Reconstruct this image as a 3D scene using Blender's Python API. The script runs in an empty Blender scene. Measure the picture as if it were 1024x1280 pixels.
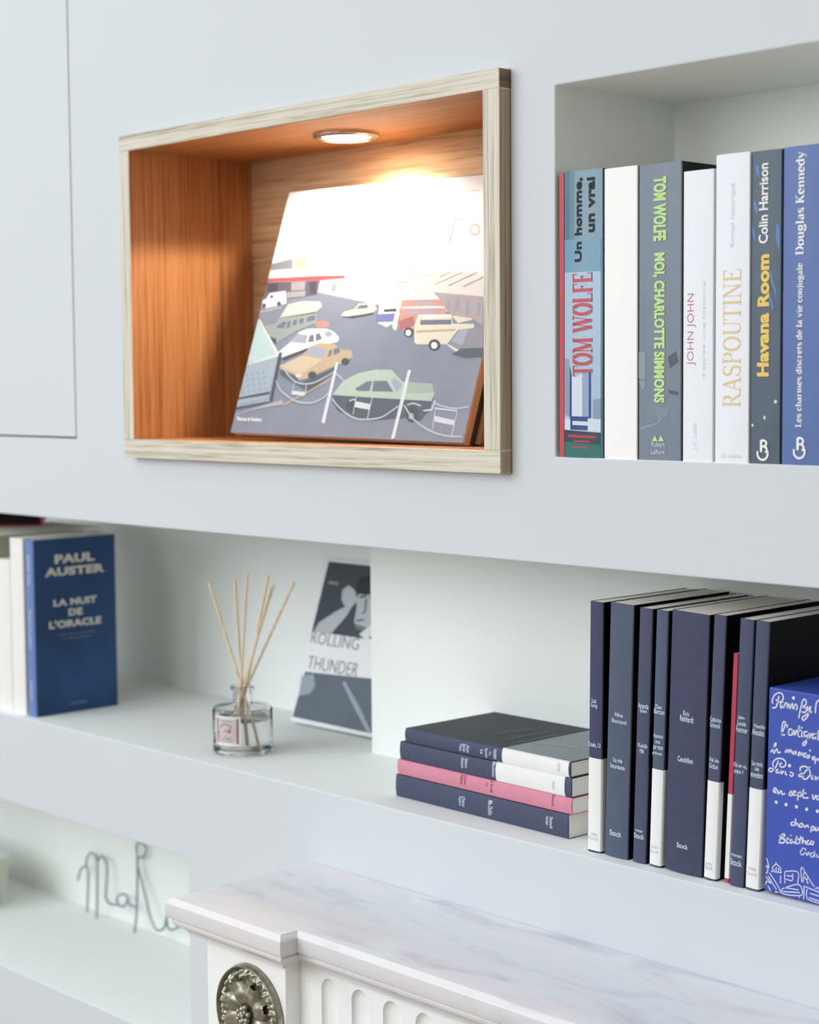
import bpy, bmesh, math, random
from mathutils import Vector, Matrix

random.seed(7)
SC = bpy.context.scene
COL = SC.collection

# ------------------------------------------------------------------ camera, world, lights, exposure
def camera():
    yaw, pitch, roll = 0.81059728, 0.07341486, -0.00772923
    fw = Vector((-math.sin(yaw) * math.cos(pitch), math.cos(yaw) * math.cos(pitch), -math.sin(pitch)))
    r = Vector((math.cos(yaw), math.sin(yaw), 0.0)); u = r.cross(fw)
    r2 = math.cos(roll) * r + math.sin(roll) * u
    u2 = -math.sin(roll) * r + math.cos(roll) * u
    cd = bpy.data.cameras.new('camera'); co = bpy.data.objects.new('camera', cd); COL.objects.link(co)
    co.matrix_world = Matrix(((r2.x, u2.x, -fw.x, 1.16), (r2.y, u2.y, -fw.y, -1.16), (r2.z, u2.z, -fw.z, 1.65), (0, 0, 0, 1)))
    cd.sensor_fit = 'HORIZONTAL'; cd.sensor_width = 24.0; cd.lens = 24.0 * 2231.356 / 1024.0
    cd.clip_start = 0.05; cd.clip_end = 50
    cd.dof.use_dof = True; cd.dof.focus_distance = 1.55; cd.dof.aperture_fstop = 5.0
    SC.camera = co
camera()

WORLD = bpy.data.worlds.new('room_light'); SC.world = WORLD; WORLD.use_nodes = True
def room_light():
    """Soft daylight of the room: brightest high on the left (windows), dimmer and warmer low and to the right."""
    nt = WORLD.node_tree; N = nt.nodes.new; L = nt.links.new
    tc = N('ShaderNodeTexCoord'); dt = N('ShaderNodeVectorMath'); dt.operation = 'DOT_PRODUCT'
    v = Vector((-0.62, -0.30, 0.72)).normalized(); dt.inputs[1].default_value = v
    L(tc.outputs['Generated'], dt.inputs[0])
    mr = N('ShaderNodeMapRange'); mr.inputs['From Min'].default_value = -1; mr.inputs['From Max'].default_value = 1; L(dt.outputs['Value'], mr.inputs['Value'])
    rp = N('ShaderNodeValToRGB'); e = rp.color_ramp.elements
    e[0].position = 0.15; e[0].color = (0.13, 0.125, 0.095, 1); e[1].position = 0.92; e[1].color = (0.96, 1.0, 1.06, 1)
    k = e.new(0.5); k.color = (0.37, 0.365, 0.33, 1)
    L(mr.outputs['Result'], rp.inputs['Fac'])
    bg = nt.nodes['Background']; L(rp.outputs['Color'], bg.inputs['Color']); bg.inputs['Strength'].default_value = 0.95
room_light()

def area(name, loc, aim, sx, sy, power, col):
    d = bpy.data.lights.new(name, 'AREA'); d.shape = 'RECTANGLE'; d.size = sx; d.size_y = sy; d.energy = power; d.color = col
    o = bpy.data.objects.new(name, d); COL.objects.link(o); o.location = loc
    o.rotation_euler = (Vector(aim) - Vector(loc)).to_track_quat('-Z', 'Y').to_euler()
    return o
area('window_daylight', (-1.5, -2.9, 2.55), (-0.3, 0, 1.35), 2.2, 1.8, 52, (0.93, 0.97, 1.0))
area('far_window_daylight', (0.55, -2.9, 2.25), (-0.5, 0.1, 1.3), 0.7, 0.9, 9, (1.0, 0.98, 0.93))

SC.view_settings.view_transform = 'Standard'; SC.view_settings.look = 'None'
SC.view_settings.gamma = 1.0; SC.view_settings.use_curve_mapping = False
SC.view_settings.exposure = 0.0
SC.cycles.use_denoising = True
SC.cycles.max_bounces = 10; SC.cycles.transparent_max_bounces = 12; SC.cycles.transmission_bounces = 10

# ------------------------------------------------------------------ measured outlines (metres, in each object's own face)
DATA = {"ub_teal":[0.12742,0.0493,0.24373],"ub_plainwhite":[0.17761,0.03644,0.2425],"ub_grey":[0.2149,0.04458,0.242],"ub_thinwhite":[0.2607,0.03086,0.23277],"ub_tallwhite":[0.29275,0.03371,0.24285],"ub_navyyellow":[0.32722,0.02849,0.24227],
"ub_blue":[0.35645,0.0387,0.24255],"logo_navyyellow":[0.0126,0.01085,0.01226,0.01661],"logo_blue":[0.01728,0.01316,0.01252,0.01693],"logo_grey":[[0.0181,0.01815,0.00584,0.00484],[0.02456,0.01827,0.00621,0.00482]],"art_teal":[["sky",[0.00674,0.1584],
[0.04662,0.1578],[0.04665,0.00131],[0.00647,0.00097]],["sky2",[0.00679,0.18634],[0.04661,0.18521],[0.04662,0.1578],[0.00674,0.1584]],["tower",[0.00707,0.08514],[0.0121,0.08438],[0.01248,0.03561],[0.00699,0.03625]],["pale",[0.01527,0.06995],
[0.02703,0.07123],[0.027,0.03437],[0.01522,0.03494]],["blue",[0.02703,0.07532],[0.0342,0.07525],[0.03418,0.03444],[0.027,0.03437]],["navy",[0.0342,0.07525],[0.03688,0.07522],[0.03687,0.03446],[0.03418,0.03444]],["navy",[0.01255,0.07958],
[0.01527,0.06995],[0.01521,0.02462],[0.01248,0.03561]],["tower",[0.03865,0.04943],[0.04664,0.0508],[0.04664,0.03252],[0.03865,0.03312]],["navy",[0.0134,0.03561],[0.03597,0.03514],[0.03597,0.02355],[0.01338,0.02391]],["pale",[0.00653,0.03348],
[0.01339,0.03286],[0.01338,0.02322],[0.00651,0.02381]],["pale",[0.01613,0.03151],[0.03329,0.03102],[0.03329,0.02761],[0.01612,0.02808]],["pale",[0.03329,0.03375],[0.04664,0.0332],[0.04664,0.02235],[0.03328,0.02283]],["dark",[0.00651,0.02381],
[0.04664,0.02168],[0.04665,0.0115],[0.00649,0.01344]],["green",[0.00649,0.01344],[0.04665,0.0115],[0.04665,0.00131],[0.00647,0.00097]],["red",[0.01063,0.01973],[0.04132,0.01887],[0.04132,0.01683],[0.01063,0.01766]],["red",[0.01702,0.01502],
[0.03507,0.01467],[0.03507,0.01331],[0.01701,0.01364]],["red",[0.01519,0.00947],[0.03328,0.00917],[0.03328,0.00814],[0.01518,0.00843]]],"art_grey":[["light",[0.00023,0.08927],[0.00741,0.08915],[0.00747,0.06674],[0.00028,0.06744]],
["dark",[0.03073,0.08485],[0.03891,0.08926],[0.04139,0.0808],[0.03323,0.0757]],["dark",[0.03165,0.05812],[0.04149,0.05615],[0.04069,0.05355],[0.03249,0.05485]],["light",[0.00079,0.02632],[0.02014,0.03119],[0.02594,0.03848],
[0.0276,0.03718],[0.02181,0.0299],[0.0008,0.02433]],["mid",[0.01676,0.04499],[0.03335,0.04311],[0.03173,0.03656],[0.02097,0.03383]],["light",[0.00028,0.06546],[0.00747,0.06542],[0.00665,0.05816],[0.00326,0.05883]]],"art_navy":[["b",[0.00313,0.23273],
[0.00689,0.23055],[0.0077,0.22189],[0.00394,0.22591]],["b",[0.00185,0.20516],[0.00562,0.20179],[0.00645,0.1925],[0.00266,0.1977]],["b",[0.00049,0.18675],[0.00354,0.18037],[0.00436,0.17229],[0.00131,0.17742]],["b",[0.02355,0.1864],
[0.02652,0.18254],[0.02669,0.1636],[0.02293,0.173]],["b",[0.01795,0.15182],[0.02402,0.13312],[0.02332,0.12885],[0.01724,0.14755]],["b",[0.0166,0.1365],[0.02191,0.12091],[0.02045,0.11911],[0.01589,0.1316]],["w",[0.01294,0.0374],
[0.01482,0.03741],[0.01484,0.03492],[0.01297,0.0349]],["w",[0.02253,0.04989],[0.02475,0.04989],[0.02478,0.04742],[0.02255,0.04741]],["w",[0.0013,0.03102],[0.0032,0.03104],[0.00322,0.02885],[0.00132,0.02913]]],"lb_a":[0.14757,1.2367,0.01559,0.22124,0.01288],
"lb_b":[0.16681,1.23731,0.0269,0.22183,0.03027],"lb_c":[0.19811,1.23709,0.01576,0.22021,0.03758],"lb_d":[0.21646,1.23709,0.01634,0.22,0.03608],"lb_e":[0.23278,1.23776,0.04099,0.22055,0.03082],"lb_f":[0.27375,1.23713,0.01385,0.2214,0.0456],
"lb_g":[0.29966,1.23713,0.01586,0.22048,0.03976],"lb_h":[0.31551,1.23717,0.01485,0.22026,0.04534],"lb_box":[0.33111,1.2365,0.05429,0.16589,0.018],"band_a":0.08364,"band_d":0.08426,"band_f":0.08318,"band_h":0.08386,"thin":[0.29271,0.02,0.19118,0.03495],
"box_strokes":[[[0.00399,0.15296],[0.00349,0.15606],[0.00588,0.16029],[0.00997,0.16263],[0.01331,0.16134],[0.01326,0.15712],[0.00935,0.15501],[0.0068,0.15689]],[[0.00962,0.16012],[0.00868,0.15505],[0.00697,0.15057],[0.00367,0.14952]],
[[0.01105,0.15329],[0.01264,0.15563],[0.01392,0.15406],[0.01195,0.15061],[0.01105,0.15329]],[[0.0139,0.15511],[0.01426,0.15095],[0.01556,0.15465],[0.01719,0.15524],[0.01771,0.15111]],[[0.01787,0.15148],[0.01966,0.15525],[0.02018,0.15112],
[0.0225,0.15601],[0.02279,0.15151]],[[0.02345,0.15126],[0.02537,0.15573],[0.02706,0.15354],[0.02591,0.15093]],[[0.02852,0.14503],[0.03179,0.15911],[0.03459,0.16021],[0.03508,0.15715],[0.03192,0.15426],[0.03517,0.15404],[0.03485,0.15086],
[0.03122,0.15032]],[[0.03632,0.15595],[0.03643,0.15214],[0.03953,0.15642],[0.03733,0.14881],[0.03342,0.14404],[0.03214,0.14628],[0.04046,0.15205]],[[0.0437,0.15115],[0.04428,0.15885],[0.04699,0.16166],[0.04831,0.15737],[0.04811,0.15043]],
[[0.04831,0.15737],[0.05017,0.16212],[0.05215,0.16206],[0.05249,0.1504]],[[0.01253,0.12921],[0.01487,0.13416],[0.01639,0.13932],[0.01431,0.13971],[0.01335,0.13533],[0.01334,0.1297],[0.01623,0.1298]],[[0.01822,0.13855],[0.01772,0.13566]],
[[0.02309,0.13475],[0.02021,0.135],[0.0195,0.13068],[0.02238,0.13078],[0.02351,0.13412],[0.02402,0.13069]],[[0.02472,0.13501],[0.02524,0.13089],[0.02716,0.13539],[0.02809,0.13099]],[[0.02909,0.13919],[0.02849,0.1314],[0.03056,0.13034]],
[[0.02716,0.13539],[0.03122,0.13568]],[[0.03204,0.13546],[0.03175,0.13123],[0.03297,0.13107]],[[0.0369,0.13553],[0.03409,0.13474],[0.03459,0.13133],[0.03697,0.13276],[0.03691,0.12926],[0.03478,0.12439],[0.03273,0.1251],[0.03786,0.13011]],
[[0.03852,0.13509],[0.03904,0.131],[0.04094,0.13512]],[[0.04416,0.13494],[0.04178,0.13387],[0.04187,0.13076],[0.04423,0.13218],[0.04468,0.13052]],[[0.04726,0.13855],[0.04666,0.13153],[0.04867,0.13081]],[[0.04534,0.13547],
[0.04974,0.13548]],[[0.05041,0.1342],[0.05297,0.13392],[0.05223,0.13173]],[[0.00295,0.11351],[0.00617,0.11794],[0.00817,0.1211],[0.00692,0.12125],[0.0054,0.11569],[0.00629,0.11335],[0.00869,0.11729],[0.01002,0.11433],[0.01248,0.11545]],
[[0.01662,0.11543],[0.01779,0.11809],[0.01825,0.11605],[0.01983,0.11878],[0.02031,0.11604],[0.02188,0.11877],[0.02278,0.1161]],[[0.02355,0.11799],[0.02444,0.11533],[0.0264,0.11846],[0.02689,0.11539]],[[0.02852,0.11566],[0.03007,0.11837],
[0.03095,0.11607],[0.02853,0.11531]],[[0.03251,0.11843],[0.033,0.11536]],[[0.03657,0.1184],[0.03417,0.1173],[0.03464,0.11494],[0.03663,0.11632]],[[0.03983,0.11721],[0.03663,0.11632],[0.03748,0.11472],[0.03986,0.11617]],[[0.04468,0.11663],
[0.04228,0.11623],[0.04234,0.11415],[0.04471,0.11525],[0.04442,0.11137]],[[0.04629,0.11621],[0.04675,0.1142],[0.04869,0.11627],[0.04954,0.11433]],[[0.00617,0.10234],[0.00526,0.10502],[0.00809,0.1087],[0.01303,0.11024],[0.01722,0.10848],
[0.0169,0.1049],[0.01322,0.1032],[0.01192,0.10546],[0.01396,0.10651]],[[0.0106,0.10806],[0.00825,0.1027],[0.00419,0.09809],[0.00166,0.09872],[0.00328,0.10078],[0.00747,0.10044]],[[0.01079,0.10101],[0.00874,0.09995],[0.00921,0.0979],
[0.01126,0.09897],[0.01213,0.09771]],[[0.01329,0.10074],[0.01378,0.098],[0.01577,0.10082]],[[0.01743,0.10076],[0.0175,0.0983],[0.01915,0.09823]],[[0.02155,0.10077],[0.02362,0.10043],[0.02487,0.09959],[0.02328,0.09755],[0.0212,0.09859]],
[[0.03131,0.10317],[0.03123,0.10596],[0.03525,0.10771],[0.03934,0.10597],[0.04026,0.10194],[0.03674,0.09783],[0.03389,0.09802],[0.03499,0.10242],[0.04009,0.10819]],[[0.03337,0.10213],[0.02978,0.0994],[0.03143,0.09864],[0.03462,0.10095]],
[[0.04111,0.10035],[0.04309,0.10174],[0.04155,0.09903],[0.04357,0.09904]],[[0.0451,0.10175],[0.04559,0.09871],[0.04751,0.10148]],[[0.04872,0.10135],[0.04918,0.099],[0.05112,0.10108],[0.05159,0.09873]],[[0.00703,0.08225],[0.00958,0.0845],
[0.00747,0.08544],[0.00651,0.08216],[0.00965,0.08184]],[[0.01063,0.08424],[0.01123,0.08125],[0.01375,0.08437],[0.01486,0.08147],[0.01742,0.08283]],[[0.02105,0.08217],[0.02302,0.08562],[0.02412,0.08273],[0.02157,0.08182]],
[[0.02511,0.08424],[0.02762,0.08602],[0.02557,0.08609],[0.02515,0.08292],[0.02821,0.08349]],[[0.02967,0.08596],[0.02955,0.07934]],[[0.02968,0.08552],[0.03272,0.08651],[0.03229,0.08336],[0.02976,0.08289]],[[0.03467,0.0895],
[0.03434,0.08286],[0.0394,0.08336]],[[0.03221,0.08642],[0.03729,0.08648]],[[0.04285,0.08662],[0.04396,0.0829],[0.04586,0.08674]],[[0.04837,0.08677],[0.04641,0.0851],[0.04797,0.08321],[0.04991,0.08531],[0.04837,0.08677]],[[0.05073,0.09155],
[0.05047,0.08324]],[[0.02625,0.06152],[0.02371,0.06014],[0.02427,0.05848],[0.02683,0.05898]],[[0.02821,0.06455],[0.02735,0.05864],[0.02933,0.06124],[0.03042,0.05881]],[[0.0319,0.06086],[0.03145,0.05857],[0.03399,0.05907],
[0.03442,0.0618],[0.0319,0.06086]],[[0.03596,0.06122],[0.03653,0.05914],[0.03901,0.06138],[0.04008,0.0594]],[[0.04257,0.06077],[0.04219,0.05631]],[[0.04257,0.06077],[0.04507,0.06126],[0.04465,0.05855],[0.04263,0.05859]],[[0.04709,0.06122],
[0.04615,0.05885],[0.04865,0.05935],[0.04909,0.06162],[0.05016,0.05921]],[[0.01471,0.04859],[0.0133,0.04296]],[[0.01319,0.04695],[0.01675,0.04989],[0.01834,0.04888],[0.01478,0.04594],[0.01842,0.04579],[0.01694,0.04282],[0.0128,0.04197]],
[[0.01996,0.0461],[0.02252,0.04706],[0.02045,0.04709],[0.02004,0.04345],[0.02261,0.04398]],[[0.02346,0.05035],[0.0245,0.05012]],[[0.0251,0.04714],[0.02358,0.04595],[0.02416,0.04385],[0.02668,0.04569],[0.02775,0.04414]],[[0.02962,0.05071],
[0.02875,0.04523],[0.03081,0.04477]],[[0.02764,0.0481],[0.03224,0.04859]],[[0.03318,0.05143],[0.03183,0.04498]],[[0.03376,0.0489],[0.03524,0.05052],[0.03437,0.0455],[0.03632,0.04854]],[[0.03733,0.04874],[0.03792,0.04579]],
[[0.04086,0.04946],[0.03887,0.04818],[0.03944,0.0461],[0.04144,0.04695]],[[0.04338,0.04997],[0.04194,0.04705],[0.04447,0.04713],[0.04489,0.04984]],[[0.03548,0.0422],[0.03303,0.03861],[0.03461,0.03673],[0.0376,0.03912],[0.03751,0.04218],
[0.03446,0.04199]],[[0.03755,0.04087],[0.03918,0.03725],[0.04062,0.04019],[0.0417,0.03778]],[[0.04465,0.04059],[0.04267,0.0393],[0.04324,0.03678],[0.04523,0.03808],[0.04611,0.04265],[0.04627,0.03698]],[[0.04818,0.04045],[0.04877,0.03751],
[0.0517,0.04031]],[[-0.00098,0.02658],[0.00222,0.02546],[0.00396,0.01955]],[[-0.00026,0.01954],[0.00287,0.02111],[0.00248,0.01564],[-0.00015,0.01507]],[[0.00715,0.01844],[0.0076,0.02123],[0.01015,0.02401],[0.01062,0.0259],
[0.01119,0.02423],[0.01437,0.02223],[0.01552,0.01846]],[[0.00613,0.01732],[0.01605,0.01813]],[[0.00459,0.01565],[0.01378,0.00557],[0.01496,0.00047]],[[0.00308,0.01307],[0.01175,0.00332]],[[0.001,0.01172],[0.00639,0.00751],
[0.00214,0.00837],[0.00116,0.00545]],[[0.00869,0.01967],[0.00928,0.01711]],[[0.01073,0.0219],[0.01085,0.01745]],[[0.01283,0.02145],[0.01324,0.01797]],[[0.01507,0.01569],[0.01524,0.00947]],[[0.00329,0.00503],[0.00548,0.00192],
[0.00971,0.00107]],[[0.00555,-0.00076],[0.0129,-0.00089]],[[0.01938,0.01039],[0.01915,0.01881],[0.02169,0.02069],[0.03144,0.02192],[0.03117,0.013]],[[0.02031,0.01416],[0.026,0.01408],[0.02636,0.01993]],[[0.02076,0.01693],
[0.02591,0.01761]],[[0.01691,0.00538],[0.03018,0.01189],[0.03483,0.01027],[0.0345,0.004],[0.01755,0.00105],[0.01691,0.00538]],[[0.01749,0.00327],[0.03342,0.00597]],[[0.01896,0.00673],[0.03234,0.00794]],[[0.01962,0.00152],
[0.01971,-0.00203]],[[0.03297,0.00365],[0.03307,0.00013]],[[0.03522,0.01478],[0.03394,0.02423],[0.0354,0.02675],[0.03699,0.02444],[0.04434,0.01592],[0.0485,0.01157]],[[0.03606,0.02115],[0.04132,0.01525]],[[0.03703,0.02313],
[0.03623,0.01501]],[[0.04018,0.01941],[0.0398,0.01491]],[[0.0464,0.01461],[0.04747,0.01222],[0.05045,0.01376],[0.05155,0.0105]],[[0.03732,0.0126],[0.03716,0.00018]],[[0.03836,0.01194],[0.05257,0.00985]],[[0.03992,0.01053],
[0.04065,0.00275],[0.05282,0.00113]],[[0.04255,0.00759],[0.05165,0.00701]],[[0.04214,0.00397],[0.05226,0.0032]]],"box_dots":[[0.02321,0.16031,0.0028],[0.021,0.10575,0.0028],[0.03157,0.13783,0.0016],[0.03973,0.12102,0.0016],
[0.00933,0.07423,0.0028],[0.01869,0.07404,0.0028],[0.02846,0.07412,0.0028],[0.03795,0.07389,0.0028],[0.04772,0.07418,0.0028]],"st0":[-0.12378,0.04,1.2365,0.23357,0.0225],"st1":[-0.12117,0.04,1.2594,0.23527,0.0152],"st2":[-0.1175,0.04,1.275,0.23115,0.0178],
"st3":[-0.10977,0.04,1.2932,0.22249,0.014],"st3band":[0.13624,0.22064],"st2band":[0.13545,0.22342],"topcover":[[0.08604,0.06185,0.04586,0.0035],[0.09278,0.07157,0.02514,0.0032],[0.11124,0.05957,0.05421,0.0042],[0.12856,0.05386,0.05606,0.0042]],
"topstripe":[[0.14454,0.03756],[0.18448,0.04973]],"car":{"o":[-0.35894,0.0205,1.59653],"e":[-0.31722,0.01496,0.03501],"w":0.33976,"h":0.27332},"art_car":[["haze",[0.0,0.17051],[0.0,0.27402],[0.32407,0.272],[0.33829,0.1436],
[0.26113,0.12653],[0.12801,0.1489]],["sky",[0.0,0.18339],[0.0,0.27402],[0.32407,0.272],[0.3361,0.16538],[0.11569,0.18612]],["farline",[0.12099,0.1701],[0.25312,0.17071],[0.25376,0.16861],[0.12158,0.16832]],["farline",[0.16459,0.18247],
[0.22148,0.18366],[0.22466,0.1734],[0.1674,0.17373]],["farred",[0.15239,0.16559],[0.18166,0.16551],[0.18221,0.16378],[0.15296,0.16384]],["farred",[0.20279,0.16398],[0.21524,0.16401],[0.2159,0.16188],[0.20347,0.16184]],["white",[0.0,0.17944],
[0.11745,0.18137],[0.12199,0.17194],[0.0,0.17404]],["red",[0.0,0.17401],[0.08373,0.17449],[0.12147,0.1735],[0.12196,0.16989],[0.08566,0.1688],[0.0,0.17015]],["store",[0.0,0.16973],[0.08566,0.1688],[0.08577,0.1534],[0.04197,0.14928],
[0.03441,0.15793],[0.0,0.15037]],["storelite",[0.03985,0.16837],[0.06216,0.16871],[0.06394,0.15921],[0.04243,0.15877]],["storelite",[0.03613,0.15736],[0.0658,0.15811],[0.06722,0.15179],[0.03855,0.15042]],["storedark",[0.00196,0.16741],
[0.01871,0.16797],[0.0202,0.15939],[0.00386,0.15771]],["storedark",[0.06702,0.16751],[0.08004,0.16814],[0.08321,0.1545],[0.07617,0.15365]],["white",[0.08566,0.1688],[0.12142,0.16939],[0.12499,0.15645],[0.08562,0.156]],["bluegrey",[0.10456,0.16426],
[0.11255,0.16607],[0.11422,0.15676],[0.10642,0.1544]],["hill",[0.0,0.19081],[0.03223,0.19576],[0.03639,0.18378],[0.0,0.18344]],["sign",[0.03753,0.20281],[0.05538,0.20292],[0.05552,0.20066],[0.03767,0.20053]],["sign",[0.0375,0.19917],
[0.05535,0.19931],[0.05549,0.19705],[0.03764,0.19689]],["sign",[0.03747,0.19554],[0.05531,0.1957],[0.05778,0.18478],[0.03933,0.18458]],["signmark",[0.05851,0.19376],[0.05912,0.19644],[0.06295,0.18818],[0.06229,0.18641]],["signmark",[0.06365,0.19355],
[0.06425,0.19622],[0.06837,0.18707],[0.06741,0.18621]],["signmark",[0.06876,0.19334],[0.06936,0.19601],[0.07347,0.18688],[0.0725,0.18602]],["signmark",[0.07385,0.19313],[0.07451,0.1949],[0.0795,0.18754],[0.07885,0.18577]],
["white",[0.0,0.14169],[0.0,0.14858],[0.00543,0.15096],[0.00828,0.15687],[0.03381,0.15873],[0.03968,0.1447],[0.03044,0.14271],[0.00817,0.13978]],["dark",[0.01094,0.15424],[0.01511,0.15498],[0.01583,0.15155],[0.01042,0.15083]],
["dark",[0.00759,0.1427],[0.00762,0.14133],[0.00671,0.14035],[0.00512,0.14002],[0.00325,0.14042],[0.00162,0.14146],[0.00066,0.14285],[0.00064,0.14422],[0.00155,0.1452],[0.00315,0.14553],[0.00501,0.14512],[0.00664,0.14408]],
["dark",[0.03152,0.14438],[0.03151,0.14311],[0.0306,0.14221],[0.02902,0.1419],[0.02719,0.14228],[0.02562,0.14324],[0.02471,0.14453],[0.02472,0.1458],[0.02564,0.14671],[0.02722,0.14701],[0.02905,0.14663],[0.03062,0.14566]],
["roadline",[0.0,0.13665],[0.0331,0.14135],[0.03374,0.13953],[0.0,0.13481]],["vangreen",[0.03058,0.12156],[0.03522,0.12909],[0.09119,0.13558],[0.0957,0.12228],[0.06612,0.11273],[0.03954,0.09959],[0.02434,0.10812],[0.0127,0.12012]],
["cream",[0.03491,0.12791],[0.04356,0.14326],[0.06408,0.14615],[0.09248,0.14548],[0.09796,0.13957],[0.09047,0.13427],[0.03748,0.12955]],["dark",[0.03405,0.12759],[0.09047,0.13427],[0.09103,0.1326],[0.03454,0.12758]],["glass",[0.03207,0.11732],
[0.04066,0.12394],[0.04793,0.12383],[0.04574,0.11631]],["glass",[0.04943,0.12297],[0.05457,0.12541],[0.0548,0.11787],[0.04937,0.11626]],["glass",[0.05818,0.12535],[0.06387,0.12609],[0.06471,0.12024],[0.05913,0.11915]],["glass",[0.06716,0.12687],
[0.074,0.12759],[0.07483,0.12176],[0.06871,0.12102]],["glass",[0.07845,0.12835],[0.09065,0.13029],[0.09205,0.12482],[0.08034,0.12284]],["dark",[0.02311,0.10813],[0.03776,0.10464],[0.03983,0.09875],[0.02859,0.10303]],["luggage",[0.09364,0.12149],
[0.10184,0.12466],[0.11422,0.12201],[0.11702,0.11706],[0.09794,0.11567]],["white",[0.0455,0.08951],[0.06092,0.10029],[0.07116,0.11184],[0.08402,0.11551],[0.11183,0.11549],[0.12439,0.11208],[0.13564,0.10547],[0.135,0.10062],
[0.09126,0.09434],[0.05804,0.08117],[0.05328,0.0845]],["paleblue",[0.06063,0.10112],[0.06936,0.1102],[0.08646,0.10837],[0.08606,0.0993]],["glass",[0.08901,0.10093],[0.08997,0.10834],[0.09553,0.10911],[0.09833,0.10087]],["glass",[0.10084,0.10167],
[0.09874,0.1099],[0.10437,0.11033],[0.10995,0.10406]],["paleblue",[0.11003,0.1106],[0.1184,0.11296],[0.12529,0.108],[0.11743,0.10563]],["dark",[0.05357,0.08366],[0.09126,0.09434],[0.09006,0.09105],[0.05833,0.08034]],["tan",[0.05318,0.07451],
[0.08473,0.08613],[0.09536,0.09596],[0.10787,0.09999],[0.13128,0.09821],[0.14219,0.0925],[0.15808,0.09164],[0.16266,0.08443],[0.14923,0.07802],[0.10246,0.06162],[0.08498,0.0582],[0.05732,0.06955]],["tanlite",[0.05366,0.07451],
[0.08484,0.0858],[0.11853,0.08202],[0.09559,0.0681],[0.0874,0.06478]],["paleblue",[0.08885,0.08776],[0.09758,0.09628],[0.12182,0.09258],[0.11836,0.08251]],["glass",[0.12482,0.08365],[0.12551,0.09175],[0.12978,0.09255],[0.12968,0.08607]],
["glass",[0.13297,0.08639],[0.13177,0.09335],[0.13941,0.09413],[0.14214,0.08928]],["shade",[0.05555,0.0712],[0.083,0.06392],[0.09255,0.05663],[0.10301,0.05999],[0.13964,0.07317],[0.14125,0.06836],[0.10745,0.04704],[0.08611,0.05493],
[0.05907,0.06458]],["chrome",[0.08244,0.06556],[0.09062,0.06562],[0.09174,0.06235],[0.08357,0.06229]],["dark",[0.1151,0.06464],[0.11493,0.06248],[0.11301,0.06088],[0.10985,0.06027],[0.10628,0.06082],[0.10326,0.06239],[0.10161,0.06455],
[0.10178,0.06672],[0.10371,0.06832],[0.1069,0.06892],[0.11047,0.06836],[0.11347,0.06679]],["dark",[0.15908,0.07964],[0.1589,0.07776],[0.15719,0.07639],[0.1544,0.07587],[0.15127,0.07637],[0.14863,0.07774],[0.14721,0.07962],
[0.14738,0.08151],[0.14911,0.08289],[0.15191,0.08339],[0.15505,0.08289],[0.15767,0.08151]],["yellow",[0.07501,0.03265],[0.13901,0.06159],[0.13988,0.06031],[0.07676,0.03105]],["cream",[0.13005,0.1291],[0.13323,0.13312],[0.14795,0.13607],
[0.1528,0.14163],[0.1746,0.14226],[0.18117,0.13539],[0.17783,0.13226],[0.14837,0.12797]],["glass",[0.15019,0.13603],[0.15445,0.13998],[0.16641,0.14052],[0.16772,0.13647]],["dark",[0.13286,0.12743],[0.17808,0.13145],[0.1786,0.12985],
[0.14901,0.12602]],["white",[0.18618,0.12098],[0.18343,0.14152],[0.20978,0.14232],[0.21587,0.1289],[0.21287,0.12058],[0.20116,0.11585]],["vanblue",[0.18239,0.12979],[0.20891,0.13015],[0.20887,0.12134],[0.18387,0.12101]],["dark",[0.19135,0.1347],
[0.20916,0.13532],[0.21018,0.13208],[0.19226,0.13187]],["orange",[0.21658,0.11774],[0.21478,0.1443],[0.26633,0.14374],[0.27805,0.13458],[0.27873,0.1264],[0.24239,0.12704],[0.24115,0.11326],[0.22115,0.11212]],["white",[0.21298,0.14406],
[0.21601,0.14637],[0.26381,0.14613],[0.26637,0.1436]],["white",[0.21708,0.13698],[0.26846,0.1367],[0.27592,0.13572],[0.27633,0.13435],[0.2177,0.13501]],["paleblue",[0.23522,0.1413],[0.25705,0.14162],[0.25815,0.13802],[0.23617,0.13823]],
["paleblue",[0.22768,0.13286],[0.24226,0.1334],[0.24267,0.12911],[0.2289,0.12894]],["paleblue",[0.24875,0.13313],[0.26313,0.13352],[0.26448,0.12912],[0.25002,0.12897]],["redbrown",[0.21619,0.12192],[0.235,0.12717],[0.24171,0.11739],
[0.22115,0.11212]],["dark",[0.24137,0.10982],[0.24127,0.10716],[0.23936,0.10524],[0.23613,0.10456],[0.23245,0.1053],[0.2293,0.10728],[0.22753,0.10997],[0.22762,0.11264],[0.22955,0.11457],[0.2328,0.11524],[0.23648,0.11448],
[0.23962,0.11249]],["white",[0.23824,0.10944],[0.23822,0.10778],[0.23713,0.10657],[0.23527,0.10614],[0.23312,0.10661],[0.23126,0.10785],[0.2302,0.10952],[0.23022,0.11119],[0.23131,0.1124],[0.23318,0.11282],[0.23533,0.11235],
[0.23718,0.11111]],["white",[0.20903,0.11784],[0.21087,0.1269],[0.21509,0.12543],[0.21646,0.11217],[0.21131,0.11363]],["cream",[0.24543,0.09947],[0.23986,0.11742],[0.24218,0.12773],[0.28745,0.12693],[0.29187,0.11805],[0.31988,0.11765],
[0.32499,0.10027],[0.28755,0.09717],[0.24974,0.09739]],["glass",[0.24652,0.12256],[0.2888,0.12243],[0.29031,0.1174],[0.24806,0.11758]],["white",[0.24205,0.12815],[0.28716,0.12788],[0.28806,0.12488],[0.24304,0.12496]],["tan",[0.24434,0.11185],
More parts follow.
